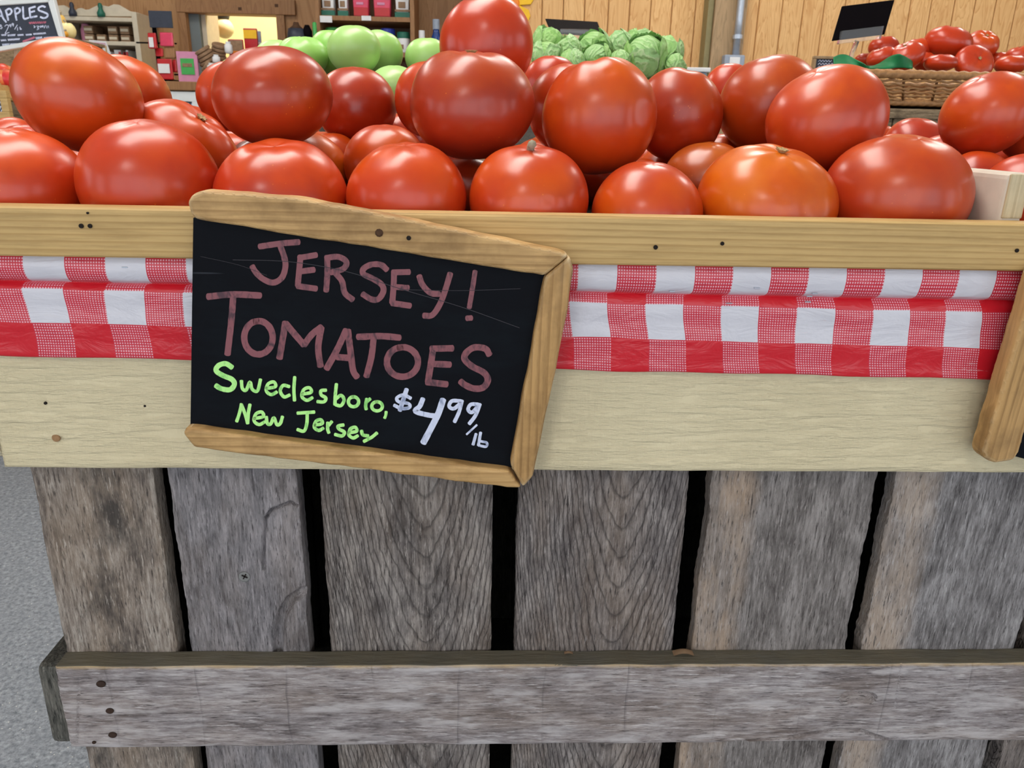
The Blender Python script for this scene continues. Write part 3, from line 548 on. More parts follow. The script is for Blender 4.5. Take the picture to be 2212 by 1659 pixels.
def put_tomato(seed, c, rx, rz, tilt, lean, tint, label, group, mat='tomato', name='tomato', catg='tomato', scar=True, stub=False, amp=.03, dim=.12, ry=None, cre=0., nu=44, dents=()):
    ry = ry or min(rx, rz*1.05)*1.0
    rot = Matrix.Rotation(tilt*D2R, 3, 'Y') @ Matrix.Rotation(lean*D2R, 3, 'X')
    if abs(rx-ry) < 1e-5: rot = rot @ Matrix.Rotation(seed*1.7, 3, 'Z')
    dl = [((rot.inverted() @ Vector(a)).normalized(), b, c_) for a, b, c_ in dents]
    if dents: nu = 84
    o = obj(name, tom_mesh(seed, rx, ry, rz, R.choice((4, 5, 6)), amp, dim, nu, 56 if nu > 50 else 30 if nu > 30 else 18, cre, dl), M[mat], None, True)
    o.location = c; o.rotation_euler = rot.to_euler()
    o.color = tint+(1,); tag(o, label, catg, group)
    if scar:
        s = obj('stem_scar', scar_mesh(rx*.085, seed), M['scar']); s.parent = o; s.location = (0, 0, rz*(1-dim)+.0004)
    if stub:
        t = obj('stem_stub', tube([(0, 0, rz*.8), (-.0015, 0, rz*.96), (-.005, -.001, rz*1.015), (-.0085, -.002, rz*1.035)], [.0036, .0028, .0026, .0034], 7), M['stub'], None, True); t.parent = o
    return o
G1 = 'red tomatoes piled in the front tray'; G2 = 'red tomatoes beyond the divider board'
TD = {  # x, y, z, half width, half height, tilt, lean, tint, label
'F1': (-.3592, .0206, 1.0953, .0516, .0451, 6, 10, (1.05, 1.0, .8), 'orange-speckled red tomato above the twin nail holes in the pine rail'),
'F2': (-.2593, .0211, 1.0998, .0512, .0496, 0, 12, (1, 1, 1), 'broad glossy red tomato against the rail just before the raised sign corner'),
'F3': (-.1590, .0196, 1.0929, .0510, .0430, 0, 14, (1, .9, 1), 'wide red front-row tomato with its lower half behind the JERSEY sign top frame'),
'F4': (-.0614, .0168, 1.0934, .0463, .0442, 0, 8, (1.05, 1.05, .9), 'round red front-row tomato beside the one with a dried stem stub, nearer the sign'),
'F5': (.0336, .0168, 1.0931, .0468, .0439, 0, 12, (1, 1.05, .9), 'red front-row tomato with a grey dried stem stub on top'),
'F6': (.1274, .0145, 1.0871, .0438, .0385, 0, 10, (1, 1.2, .8), 'smallest and lowest red tomato in the row along the pine rail'),
'F7': (.2236, .0201, 1.0945, .0534, .0445, 4, 16, (1.08, 1.9, .6), 'flattened orange tomato with pitted highlight in the row along the rail'),
'F8': (.3285, .0222, 1.1004, .0545, .0499, 4, 16, (.86, .92, 1.15), 'very large smooth red tomato touching the pale divider board'),
'S1': (-.3424, .0986, 1.1645, .0502, .0452, 26, 4, (1.05, 1.5, .7), 'big oval orange-red tomato tilted on top of the pile below the APPLES board'),
'S2': (-.1768, .0826, 1.1677, .0483, .0401, -5, 6, (.78, .84, .85), 'broad red tomato with a bruised underside in the upper layer above the sign'),
'S3': (-.0129, .0888, 1.1648, .0535, .0448, 0, 6, (.74, .8, 1.1), 'large dark-red tomato with a small dent, directly under the topmost tomato'),
'S4': (.0957, .0900, 1.1572, .0488, .0488, -12, 0, (1, 1.25, .7), 'upright orange-red tomato with a creased shoulder above the stem-stub tomato'),
'S5': (.2950, .1000, 1.1583, .0505, .0462, -24, 12, (.98, 1.15, 1), 'egg-shaped tilted red tomato resting on the flattened orange tomato'),
'T1': (-.0010, .1613, 1.2181, .0427, .0431, -18, 0, (1, 1.0, 1), 'topmost red tomato crowning the pile'),
'B1': (-.3627, .2400, 1.1665, .0432, .0421, 25, 0, (1.05, 1.3, .8), 'red tomato tucked behind the big tilted oval one'),
'B2': (-.2753, .1428, 1.1206, .0517, .0399, 35, 10, (1, 1.15, .8), 'red tomato with an open stem scar behind the sign-corner tomato'),
'B3': (-.2500, .2200, 1.1700, .0343, .0343, 0, 0, (1, 1.2, .8), 'mostly hidden red tomato peeping out behind the bruised broad one'),
'B4': (-.1333, .2422, 1.1634, .0408, .0398, 0, 8, (.78, .76, .8), 'round deep-red tomato below the green tomatoes, beside the bruised broad one'),
'B5': (-.0537, .2200, 1.1712, .0381, .0370, 0, 0, (1, 1.1, .8), 'red tomato sliver peeping out behind the dented dark-red one'),
'B6': (-.1698, .1363, 1.1026, .0436, .0404, 0, 10, (1.05, 1.7, .6), 'orange-mottled tomato under the bruised broad one, behind the front row'),
'B7': (-.1535, .2042, 1.1100, .0289, .0301, 0, 0, (1.05, 1.6, .6), 'small orange-red tomato low under the round deep-red one'),
'B8': (-.0906, .1300, 1.1106, .0379, .0384, 0, 8, (1, 1.3, .7), 'red tomato with yellow mottling between front row and dented dark-red tomato'),
'B9': (.0825, .1900, 1.1649, .0427, .0438, 0, 0, (.95, 1.1, 1.5), 'pinkish red tomato wedged behind the creased upright one'),
'B10': (.0724, .3300, 1.1916, .0327, .0335, 0, 0, (.95, .9, .9), 'small red tomato at the back of the pile below the leafy heads'),
'B11': (.1850, .1813, 1.1614, .0429, .0447, 8, 6, (.76, .78, .7), 'dark red lumpy tomato beside the creased upright one'),
'B12': (-.0168, .1300, 1.0956, .0320, .0277, 0, 0, (.8, .8, .8), 'shadowed tomato low in the gap under the dented dark-red one'),
'B13': (.2036, .1289, 1.1038, .0397, .0354, 0, 10, (.85, 1.6, 1.2), 'brownish red scuffed tomato between the smallest and the flattened orange one'),
'B14': (.2754, .1917, 1.1732, .0471, .0466, -15, 0, (.82, 1.1, .6), 'tall orange-red tomato leaning behind the egg-shaped tilted one'),
'B15': (.2835, .3600, 1.1924, .0286, .0305, 0, 0, (1, 1, 1), 'small red tomato at the back of the pile below the timber post'),
'B16': (.2467, .2296, 1.1188, .0266, .0266, 0, 0, (1, 1.5, .7), 'tomato low in the gap under the tall leaning one'),
'B17': (-.4498, .2000, 1.1176, .0249, .0226, 0, 0, (1, 1, 1), 'small tomato showing only its top under the big tilted oval one'),
'B18': (.1426, .1400, 1.0998, .0261, .0239, 0, 0, (1, 1.2, .8), 'tomato low behind the smallest front-row one'),
'B19': (-.3277, .3000, 1.1389, .0330, .0241, 0, 0, (1, 1.1, .9), 'small far tomato showing only its top below the white-framed board'),
'B20': (-.0938, .3000, 1.1315, .0309, .0283, 0, 0, (1, 1.1, .9), 'tomato low in the gap beside the round deep-red one'),
'R1': (.4660, .1464, 1.1673, .0406, .0372, -26, 8, (.95, .95, 1.1), 'tilted oval red tomato on top beyond the divider board'),
'R2': (.5302, .1615, 1.1528, .0334, .0289, 0, 0, (1, 1.1, 1.2), 'red tomato resting against the tilted oval one beyond the divider'),
'R3': (.4638, .2601, 1.1380, .0314, .0280, 0, 6, (.95, .95, 1.2), 'red tomato below the wicker basket, topmost of the low ones beyond the divider'),
'R4': (.4501, .3101, 1.1320, .0239, .0266, 0, 0, (1, 1.5, .8), 'small orange-red tomato behind the others below the wicker basket'),
'R5': (.4523, .1161, 1.1053, .0297, .0312, 0, 0, (1, 1, 1), 'red tomato just above the pale end of the divider board'),
'R7': (.4568, .0500, 1.0979, .0389, .0404, 0, 0, (1, 1, 1.1), 'red tomato in the corner between pine rail and divider board'),
'R9': (.4685, .2044, 1.1232, .0308, .0270, 0, 0, (1, 1, 1.2), 'red tomato under the tilted oval one beyond the divider'),
'R10': (.4113, .1960, 1.1216, .0270, .0276, 0, 0, (1, 1, 1.2), 'red tomato just behind the very large smooth one, beyond the divider'),
'R11': (.5433, .2078, 1.1231, .0262, .0262, 0, 0, (1, 1, 1), 'low red tomato behind the corner one beyond the divider')}
DENT = {'S3': [((.34, -.93, -.06), .15, .016)], 'F5': [((-.55, -.75, .3), .22, .03), ((.25, -.9, .1), .06, .02)], 'F7': [((-.2, -.85, .35), .07, .018), ((-.1, -.92, .2), .05, .015), ((.4, -.85, .1), .2, .02)], 'S4': [((.62, -.75, .05), .2, .03), ((.05, -.72, .68), .06, .02)], 'F1': [((-.3, -.7, .6), .25, .035)], 'S1': [((.5, -.83, -.05), .12, .015)], 'T1': [((-.3, -.9, .15), .35, .04)], 'S2': [((-.2, -.9, .25), .12, .02), ((.1, -.9, .4), .1, .015)]}
STEM = {'S4': (.018, .1), 'B11': (.014, .06), 'F7': (.012, .05), 'B2': (.02, .1), 'S3': (.02, .09), 'F5': (.012, .05), 'T1': (.01, .03), 'F3': (.012, .09), 'B12': (.01, .06), 'B9': (.014, .06), 'F4': (.01, .04)}
for i, (k, v) in enumerate(TD.items()):
    am, dm = STEM.get(k, (.007, .012))
    put_tomato(11+i*3, v[:3], v[3], v[4], v[5], v[6], v[7], v[8], G2 if k[0] == 'R' else G1, amp=am, dim=dm, stub=k in ('F5', 'B12'), scar=k in ('F7', 'B2', 'S3'), cre=.05 if k == 'S4' else 0., dents=DENT.get(k, ()), ry=v[3] if abs(v[5]) < 10 and k != 'F8' else None)
placed = [(Vector(v[:3]), (v[3]+v[4])/2) for v in TD.values()]
rf = random.Random(3)
for y_ in (.115, .175, .235, .3, .37):
    x_ = -.56
    while x_ < .62:
        r_ = rf.uniform(.031, .036); c = Vector((x_+rf.uniform(-.008, .008), y_+rf.uniform(-.008, .008), 1.0455+.1*y_+r_*.92)); x_ += .022
        if abs(c.x-.393) < r_+.012 or any((c-q).length < (r_+k)*.93 for q, k in placed): continue
        placed.append((c, r_)); put_tomato(int(rf.random()*900)+1000, c, r_, r_*.92, rf.uniform(-15, 15), rf.uniform(-15, 15), (1, rf.uniform(.95, 1.4), .9), 'red tomato deep in the pile, mostly hidden by the others' if c.x < .393 else 'red tomato deep in the heap beyond the divider, mostly hidden by others', 'tomatoes deep in the front pile' if c.x < .393 else 'tomatoes deep in the heap beyond the divider', scar=False, amp=.007, dim=.012, ry=r_, nu=28)

# green tomatoes in the tray behind
GXL = at(515, 150, .6).x
t = thing('display_tray', 'pine tray holding the green tomatoes behind the red pile', 'tray', (-.15, .7, .9))
V = [Vector(q) for q in [(GXL, .47, 1.12), (.25, .47, 1.12), (.25, .9, 1.19), (GXL, .9, 1.19)]]
obj('tray_floor', prism(V, [v+Vector((0, 0, -.014)) for v in V], 0), sm, t)
for nm, b in (('tray_side', (GXL-.02, GXL, .465, .92, .901, 1.13)), ('tray_side', (.25, .27, .465, .92, .901, 1.13)), ('tray_back', (GXL-.02, .27, .9, .92, .901, 1.195))): obj(nm, box(*b, .002), M['pine'], t)
obj('tray_front', box(GXL-.02, .27, .462, .48, .901, 1.12, .002), sm, t)
for i, (px, py, w_, h_, Y, tl, lab) in enumerate([(765, 108, 114, 104, .62, 0, 'large pale green tomato on top of the green pile'), (822, 112, 98, 92, .70, 20, 'pale green tomato leaning against the largest green one, beside the white jug'), (712, 112, 92, 90, .70, 0, 'bright green tomato below the green candle stick'), (654, 122, 112, 84, .66, 0, 'wide lobed green tomato above the bruised broad red one'), (598, 130, 96, 86, .72, 0, 'green tomato below the red and yellow bag in the hatch'), (853, 190, 112, 98, .60, 0, 'pale green tomato lowest, between two red tomatoes'), (922, 126, 96, 88, .68, 0, 'green tomato half hidden behind the topmost red tomato'), (510, 152, 70, 50, .72, 0, 'green tomato showing only its edge beside the brown wood slices')]):
    c = at(px, py, Y); s_ = (c-CAM).dot(RM @ Vector((0, 0, -1)))/FPX
    put_tomato(300+i, c, w_/2*s_, h_/2*s_, tl, 8, (1, 1, 1) if i not in (2, 3) else (.85, .97, .75), lab, 'green tomatoes in the tray behind', 'green_tomato', 'green_tomato', amp=.03 if i == 3 else .008, dim=.03, scar=False, ry=w_/2*s_*.95, nu=36)

# ------------------------------------------------------------------ leafy heads
def leafmesh(r, seed, wd=1.0, ln=1.1):
    rr = random.Random(seed); n, m = 12, 12; V, F = [], []
    for j in range(m+1):
        t = j/m; th = math.pi*(.97-.74*t*ln/1.1)
        for i in range(n+1):
            u = i/n*2-1; w_ = wd*math.sin(math.pi*min(.97, .12+.8*t))**.6; f = u*w_
            q = r*(1.03+.05*t*t+.05*u*u*t+.03*noise.noise((u*3+seed, t*4, 1))*(.4+t)+.02*math.cos(u*14)*t)+(.012*(t-.82)*r/.05 if t > .82 else 0)
            V.append(Vector((q*math.sin(th)*math.cos(f), q*math.sin(th)*math.sin(f), q*math.cos(th))))
    for j in range(m):
        for i in range(n): F.append([j*(n+1)+i, j*(n+1)+i+1, (j+1)*(n+1)+i+1, (j+1)*(n+1)+i])
    V2 = [v*.985 for v in V]; return cat((V, F), (V2, F))
lm = [leafmesh(.05, k, .8+.12*(k % 3), 1.0+.04*k) for k in range(4)]
lms = []
for k in range(4):
    o = obj('leaf', lm[k], M['leaf'], None, True); lms.append(o.data); bpy.data.objects.remove(o)
core = obj('heart', tom_mesh(5, .049, .049, .047, 5, .02, .0, 24, 16), M['leaf'], None, True); cored = core.data; bpy.data.objects.remove(core)
st = thing('produce_stand', 'wooden stand carrying the leafy green heads', 'stand', (.22, 1.4, 0))
obj('stand_top', box(-.05, .52, 1.18, 1.7, 1.225, 1.245, .003), M['greyboard'], st)
for x_ in (-.03, .46):
    for y_ in (1.53, 1.64): obj('leg', box(x_, x_+.04, y_, y_+.04, 0, 1.225, .003), M['greyboard'], st)
for i, (px, py, w_, Y, lab) in enumerate([(1186, 92, 72, 1.42, 'ruffled green cabbage head beside the topmost tomato'), (1182, 122, 70, 1.28, 'pale green cabbage head low beside the topmost tomato'), (1226, 110, 62, 1.36, 'grey-green smooth cabbage head below the black easel sign'), (1283, 106, 80, 1.40, 'round grey-green cabbage head below the corner of the black sign'), (1289, 126, 66, 1.26, 'bright green small cabbage head above the creased tomato'), (1335, 100, 66, 1.42, 'dark green cabbage head in the middle of the leafy row'), (1384, 98, 72, 1.46, 'cabbage head with a ribbed crown behind the yellowish one'), (1394, 122, 96, 1.28, 'largest cabbage head with a yellowish open underside'), (1442, 116, 70, 1.36, 'pale cabbage head at the row end beside the timber post'), (1236, 136, 54, 1.24, 'small bright green cabbage head half behind the pinkish tomato'), (1338, 134, 46, 1.25, 'tiny cabbage head between the small bright and largest ones'), (1458, 142, 50, 1.26, 'small pale cabbage head lowest at the row end')]):
    c = at(px, py, Y); s_ = (c-CAM).dot(RM @ Vector((0, 0, -1)))/FPX; r = w_/2*s_*.92
    t = thing('cabbage', lab, 'cabbage', c, 'leafy green heads'); t.scale = (r/.05,)*3; t.rotation_euler = (R.uniform(-.9, .5), R.uniform(-.6, .6), R.uniform(0, 6))
    o = bpy.data.objects.new('heart', cored); col.objects.link(o); o.parent = t
    for k in range(5):
        o = bpy.data.objects.new('leaf', lms[(k+i) % 4]); col.objects.link(o); o.parent = t; o.rotation_euler = (R.uniform(-.1, .1), R.uniform(-.1, .1), k*1.257+R.uniform(-.2, .2)); o.scale = (1+.012*k,)*3

# ------------------------------------------------------------------ wicker basket with tomatoes
b0, b1 = at(1822, 154, .95), at(2000, 155, .95); zr = (b0.z+b1.z)/2-.004; zb = at(2000, 229, .96).z; bx0, bx1, by0, by1 = b0.x, b0.x+.56, .95, 1.33
bk = thing('wicker_basket', 'rectangular brown wicker basket filled with small red tomatoes', 'basket', ((bx0+bx1)/2, 1.15, zb))
def rrect(inset, z, n=160, rad=.05):
    x0, x1, y0, y1 = bx0+inset, bx1-inset, by0+inset, by1-inset; P = []
    segs = [((x0+rad, y0), (x1-rad, y0), None), (None, (x1-rad, y0+rad), -90), ((x1, y0+rad), (x1, y1-rad), None), (None, (x1-rad, y1-rad), 0), ((x1-rad, y1), (x0+rad, y1), None), (None, (x0+rad, y1-rad), 90), ((x0, y1-rad), (x0, y0+rad), None), (None, (x0+rad, y0+rad), 180)]
    for a, b, c in segs:
        if c is None:
            m = int((bx1-bx0-.1)/.0045) if abs(b[0]-a[0]) > abs(b[1]-a[1]) else int((by1-by0-.1)/.0045)
            P += [Vector((a[0]+(b[0]-a[0])*i/m, a[1]+(b[1]-a[1])*i/m, z)) for i in range(m)]
        else: P += [Vector((b[0]+rad*math.cos((c+90*i/16)*D2R), b[1]+rad*math.sin((c+90*i/16)*D2R), z)) for i in range(16)]
    return P
N_ = len(rrect(0, 0)); ps = []
rows = 6
for k in range(rows):
    t = (k+.5)/rows; z = zb+.008+(zr-zb-.016)*t; ins = .034*(1-t)
    P = rrect(ins, z); Q = []
    for i, p in enumerate(P):
        q = P[(i+1) % N_]-P[i-1]; nn = Vector((q.y, -q.x, 0)).normalized(); Q.append(p+nn*.0032*math.sin(2*math.pi*i/30+(math.pi if k % 2 else 0))+Vector((0, 0, .0012*math.sin(i*.9+k))))
    ps.append(tube(Q, .0023, 6, True))
obj('weave', cat(*ps), M['wicker'], bk, True, kind='stuff')
P = rrect(0, zr); Pb = rrect(.034, zb+.006)
for i in range(0, N_, 15):
    if Pb[i].y < 1.05 or Pb[i].x < bx0+.08: obj('stake', tube([Pb[i], P[i]], .0026 if i % 45 else .006, 6), M['wicker_dark'] if i % 45 else M['wicker'], bk, True)
def rope(P, r, tw, amp):
    V, F = [], []; n = len(P); sg_ = 10
    for i, p in enumerate(P):
        t = (P[(i+1) % n]-P[i-1]).normalized(); nn = Vector((t.y, -t.x, 0)); 
        for k in range(sg_):
            a = 2*math.pi*k/sg_; q = r*(1+amp*math.cos(3*a-tw*i)); V.append(p+nn*q*math.cos(a)+Vector((0, 0, q*math.sin(a))))
    for i in range(n):
        for k in range(sg_): F.append([i*sg_+k, i*sg_+(k+1) % sg_, ((i+1) % n)*sg_+(k+1) % sg_, ((i+1) % n)*sg_+k])
    return V, F
obj('rim', rope(P, .008, 1.35, .14), M['wicker'], bk, True); obj('base_rim', rope(Pb, .006, 1.35, .14), M['wicker'], bk, True)
obj('basket_floor', box(bx0+.04, bx1-.04, by0+.04, by1-.04, zb, zb+.006, .002), M['wicker_dark'], bk)
stn = thing('produce_stand', 'boarded wooden stand under the wicker basket', 'stand', ((bx0+bx1)/2, 1.15, 0))
for i in range(5): obj('stand_board', box(bx0-.02+i*.135, bx0+.113+i*.135, .955, .975, .35, zb-.008, .003), M['greyboard'], stn)
obj('stand_top', box(bx0-.03, bx1+.1, .945, 1.4, zb-.024, zb-.006, .003), M['greyboard'], stn)
for x_ in (bx0, bx1):
    for y_ in (.98, 1.33): obj('leg', box(x_, x_+.05, y_, y_+.05, 0, zb-.024, .003), M['greyboard'], stn)
for i, (px, py, w_, h_, Y, tl, ln, lab) in enumerate([(1909, 102, 62, 48, 1.16, 0, 0, 'small red tomato below the black clip sign, highest beside it'), (1904, 124, 62, 44, 1.08, -20, 0, 'small red tomato above the green liner fold'), (1958, 121, 78, 56, 1.06, -25, 10, 'oval red tomato leaning over the green liner end'), (1980, 110, 62, 52, 1.14, 0, -10, 'pale-shouldered red tomato behind the leaning oval one'), (2047, 93, 98, 70, 1.12, 10, 0, 'largest red tomato topping the basket heap'), (2119, 98, 70, 58, 1.17, 0, 40, 'red tomato with its stem scar facing out beside the basket heap top'), (2031, 136, 68, 38, 1.04, 0, 0, 'red tomato at the basket rim under the largest one'), (2104, 136, 84, 48, 1.05, 0, 65, 'red tomato with a pale ringed stem scar at the basket rim'), (2183, 140, 64, 42, 1.06, 0, 0, 'red tomato at the basket rim past the ringed-scar one'), (2204, 120, 62, 42, 1.13, -15, 0, 'red tomato higher up past the ringed-scar one'), (1996, 132, 46, 40, 1.10, 0, 0, 'red tomato deep between the leaning oval and rim ones'), (1868, 129, 42, 28, 1.12, 0, 0, 'red tomato half hidden by the green liner'), (2160, 130, 46, 36, 1.16, 0, 0, 'red tomato low behind the ringed-scar one'), (2250, 135, 70, 46, 1.07, 0, 0, 'red tomato at the basket rim reaching out of the picture edge')]):
    c = at(px, py, Y); s_ = (c-CAM).dot(RM @ Vector((0, 0, -1)))/FPX
    put_tomato(500+i, c, w_/2*s_, h_/2*s_, tl, ln, (1, 1.0, 1.05), lab, 'small tomatoes in the wicker basket', ry=w_/2*s_*.95, nu=28, dim=.18)
V, F = [], []
for i in range(41):
    for j in range(9):
        u, v = i/40, j/8; c = at(1802+170*u, 147-28*v*(.55+.45*math.sin(u*9+.6))-2*v, 1.0+.03*math.sin(u*13)*v+.02*v); V.append(Vector((c.x, c.y, max(c.z, zr+.006-.02*(1-v)))))
for i in range(40):
    for j in range(8): F.append([i*9+j, i*9+j+1, (i+1)*9+j+1, (i+1)*9+j])
o = obj('liner_sheet', (V, F), M['green_paper'], None, True); md = o.modifiers.new('thick', 'SOLIDIFY'); md.thickness = .002
tag(o, 'crumpled green liner sheet sticking out of the wicker basket', 'liner')

# ------------------------------------------------------------------ black card signs
def quad_card(name, label, cs, Y, th, dY=0., parts=()):
    P = [at(x, y, Y+(dY if k < 2 else 0)) for k, (x, y) in enumerate(cs)]; n = (P[1]-P[0]).cross(P[3]-P[0]).normalized(); n = n if n.y > 0 else -n
    t = thing(name, label, 'sign', (P[2]+P[3])/2); obj('card', prism(P, [p+n*th for p in P], .001, 1), M['black'], t); return t, P, n
t, P, n = quad_card('card_sign', 'blank black card sign in a clear clip standing in the wicker basket', [(1819, 13), (1933, -1), (1911, 74), (1797, 88)], 1.08, .003, .02)
bc = (P[2]+P[3])/2; dxv = (P[2]-P[3])
obj('clip', prism([P[3]+dxv*.13+Vector((0, -.004, -.008)), P[3]+dxv*.93+Vector((0, -.004, -.008)), P[3]+dxv*.95+Vector((0, -.004, .016)), P[3]+dxv*.15+Vector((0, -.004, .016))], [P[3]+dxv*.13+Vector((0, .008, -.008)), P[3]+dxv*.93+Vector((0, .008, -.008)), P[3]+dxv*.95+Vector((0, .008, .016)), P[3]+dxv*.15+Vector((0, .008, .016))], .001, 1), M['clear'], t)
obj('clip_stem', tube([bc+Vector((-.0, .004, -.006)), bc+Vector((-.006, .004, -.03)), bc+Vector((-.01, .004, -.1))], .005, 8), M['clear'], t, True)
t, P, n = quad_card('card_sign', 'blank black card sign leaning back behind the leafy heads', [(1178, 40), (1291, 47), (1302, 78), (1190, 70)], 1.62, .003, .12)
bc = (P[2]+P[3])/2
obj('clip', box(bc.x-.045, bc.x+.05, bc.y-.006, bc.y+.01, bc.z-.025, bc.z+.012, .002), M['clear'], t); obj('clip_stem', box(bc.x-.012, bc.x+.004, bc.y-.003, bc.y+.006, 1.246, bc.z-.02, .002), M['clear'], t)
def framed_board(name, label, px0, py0, px1, py1, Y, fw, fm, words=(), depth=.02, rz=0.):
    a, b = at(px0, py0, Y), at(px1, py1, Y); x0, x1, z0, z1 = min(a.x, b.x), max(a.x, b.x), min(a.z, b.z), max(a.z, b.z)
    t = thing(name, label, 'sign', ((x0+x1)/2, Y, z0)); obj('board', box(x0+fw*.8, x1-fw*.8, Y-.004, Y+.004, z0+fw*.8, z1-fw*.8, 0), M['slate'], t)
    for q in ((x0, x1, z0, z0+fw), (x0, x1, z1-fw, z1), (x0, x0+fw, z0+fw, z1-fw), (x1-fw, x1, z0+fw, z1-fw)): obj('frame_strip', box(q[0], q[1], Y-.01, Y+.01, q[2], q[3], .002), fm, t)
    ws = []
    for (u, v, l, h) in words:
        n = max(3, int(l*18)); ws.append([(x0+(x1-x0)*(u+l*i/n), z0+(z1-z0)*(v+(h if i % 2 else -h))) for i in range(n+1)])
    if ws: obj('lettering', strokes(ws, (z1-z0)*.035, lambda c, l: Vector((c.x, Y-.0046-l, c.y)), .5), M['white_ink'], t)
    return t
framed_board('chalk_label', 'tiny wood-framed chalk label on the wall behind the tilted tomatoes', 1757, 121, 1808, 156, 1.9, .008, M['postwood'], [(.2, .7, .5, .05), (.2, .5, .6, .05), (.2, .3, .5, .05)])
st3 = thing('produce_stand', 'low wooden stand under the tiny chalk label', 'stand', (at(1780, 156, 1.9).x, 1.95, 0)); q = at(1782, 156, 1.9)
obj('stand_top', box(q.x-.14, q.x+.14, 1.86, 2.1, q.z-.02, q.z, .003), M['greyboard'], st3)
for s_ in (-.12, .09): obj('leg', box(q.x+s_, q.x+s_+.03, 1.96, 1.99, 0, q.z-.02, .002), M['greyboard'], st3)

# ------------------------------------------------------------------ APPLES board and apple stand
AY = 2.1
cs = [(-75, 4), (114, -8), (137, 86), (-55, 121)]; ins = [(-62, 16), (103, 5), (125, 84-6), (-44, 108)]
ap = thing('price_sign', 'slate chalkboard reading APPLES in a white frame on a wooden easel', 'sign', at(40, 112, AY))
A3 = lambda p, o=0.: at(p[0], p[1], AY-o)
obj('board', prism([A3(p, .002) for p in ins], [A3(p, .002)+Vector((0, .006, 0)) for p in ins], 0), M['slate'], ap)
for k in range(4):
    l = [cs[k], cs[(k+1) % 4], ins[(k+1) % 4], ins[k]]; obj('frame_strip', prism([A3(p, .008) for p in l], [A3(p, .008)+Vector((0, .02, 0)) for p in l], .002, 1), M['whiteframe'], ap)
z8 = 7.9; al = lambda c, lift: at(c.x/z8, c.y/z8, AY-.0024-lift)
def squig(x, y, l, h, n, sl=-.07): return [(x+l*i/n, y+sl*l*i/n+(h if i % 2 else -h)) for i in range(n+1)]
apl = [[(-95, 360), (-40, 150), (10, 190), (55, 310), (105, 378)], [(-75, 280), (30, 270)], [(100, 180), (122, 260), (140, 345)], [(95, 182), (160, 148), (200, 188), (172, 240), (122, 256)], [(250, 160), (265, 250), (282, 345)], [(245, 162), (300, 136), (342, 168), (320, 216), (265, 238)], [(390, 118), (395, 220), (412, 318), (490, 302)], [(500, 140), (508, 220), (520, 300)], [(500, 142), (602, 112)], [(510, 212), (590, 190)], [(520, 300), (630, 276)], [(772, 120), (720, 104), (658, 135), (668, 178), (742, 206), (812, 242), (800, 290), (742, 308), (690, 290)]]
o = obj('lettering', strokes(apl, 32, al), M['white_ink'], ap); o['label'] = 'white hand-lettered word APPLES'
sml = [[(30, 440), (5, 425), (0, 450), (35, 465), (25, 490), (0, 485)], [(80, 450), (110, 425), (145, 440), (120, 510), (90, 570), (160, 552)], oval(175, 430, 12, 14), oval(215, 412, 12, 14), [(190, 425), (182, 465)], [(232, 405), (225, 450)], [(295, 425), (250, 500)], [(300, 470), (300, 520)], [(340, 460), (345, 500), (365, 500), (350, 480)], [(575, 440), (600, 455), (580, 475)], [(625, 445), (665, 450), (640, 475), (665, 490), (630, 510)], oval(695, 455, 12, 12), oval(730, 448, 12, 12), [(775, 430), (755, 480)], [(800, 440), (800, 480)], [(822, 440), (830, 475)],
 squig(25, 600, 80, 12, 8), squig(130, 605, 130, 14, 12), squig(300, 600, 100, 12, 9), squig(440, 595, 100, 12, 9), squig(570, 580, 210, 13, 17), squig(15, 690, 90, 14, 7), squig(135, 680, 200, 14, 16), squig(610, 650, 110, 18, 9), squig(750, 645, 190, 11, 14), squig(40, 765, 110, 16, 8), squig(170, 760, 100, 13, 8), squig(610, 735, 160, 14, 12)]
obj('price_lettering', strokes(sml, 12, al), M['white_ink'], ap)
o = obj('lettering', strokes([squig(500, 392, 280, 10, 16, -.04), {'p': [(395, 708), (490, 675), (585, 640)], 'w': 34}], 22, al), M['pink_ink'], ap); o['label'] = 'pink chalk word'
a0, a1 = at(50, 112, AY+.02), at(8, 172, AY+.05)
for px_, s_ in ((50, -40), (110, 40)):
    a0 = at(px_, 108, AY+.025); obj('easel_leg', tube([a0+Vector((0, 0, .1)), a0+Vector((s_*.0021, .06, -.17))], .009, 8), M['hutch'], ap)
# apple stand
s0 = at(-60, 190, AY); s1 = at(36, 190, AY); zt = s1.z
ast = thing('produce_stand', 'tan wooden stand holding apples under the APPLES board', 'stand', (s1.x-.15, AY+.2, 0))
obj('bin_front', box(s1.x-.34, s1.x, AY-.1, AY-.08, zt-.03, zt+.012, .003), M['pine'], ast)
obj('bin_floor', box(s1.x-.34, s1.x+.22, AY-.1, AY+.27, zt-.04, zt-.03, .002), M['pine'], ast)
obj('bin_side', box(s1.x-.02, s1.x, AY-.08, AY+.1, zt-.03, zt+.006, .002), M['pine'], ast)
for x_ in (s1.x-.34, s1.x-.035):
    for y_ in (AY-.08, AY+.22): obj('leg', box(x_, x_+.035, y_, y_+.035, 0, zt-.04, .002), M['pine'], ast)
obj('shelf', box(s1.x-.34, s1.x+.05, AY-.06, AY+.25, zt-.2, zt-.185, .002), M['hutch'], ast)
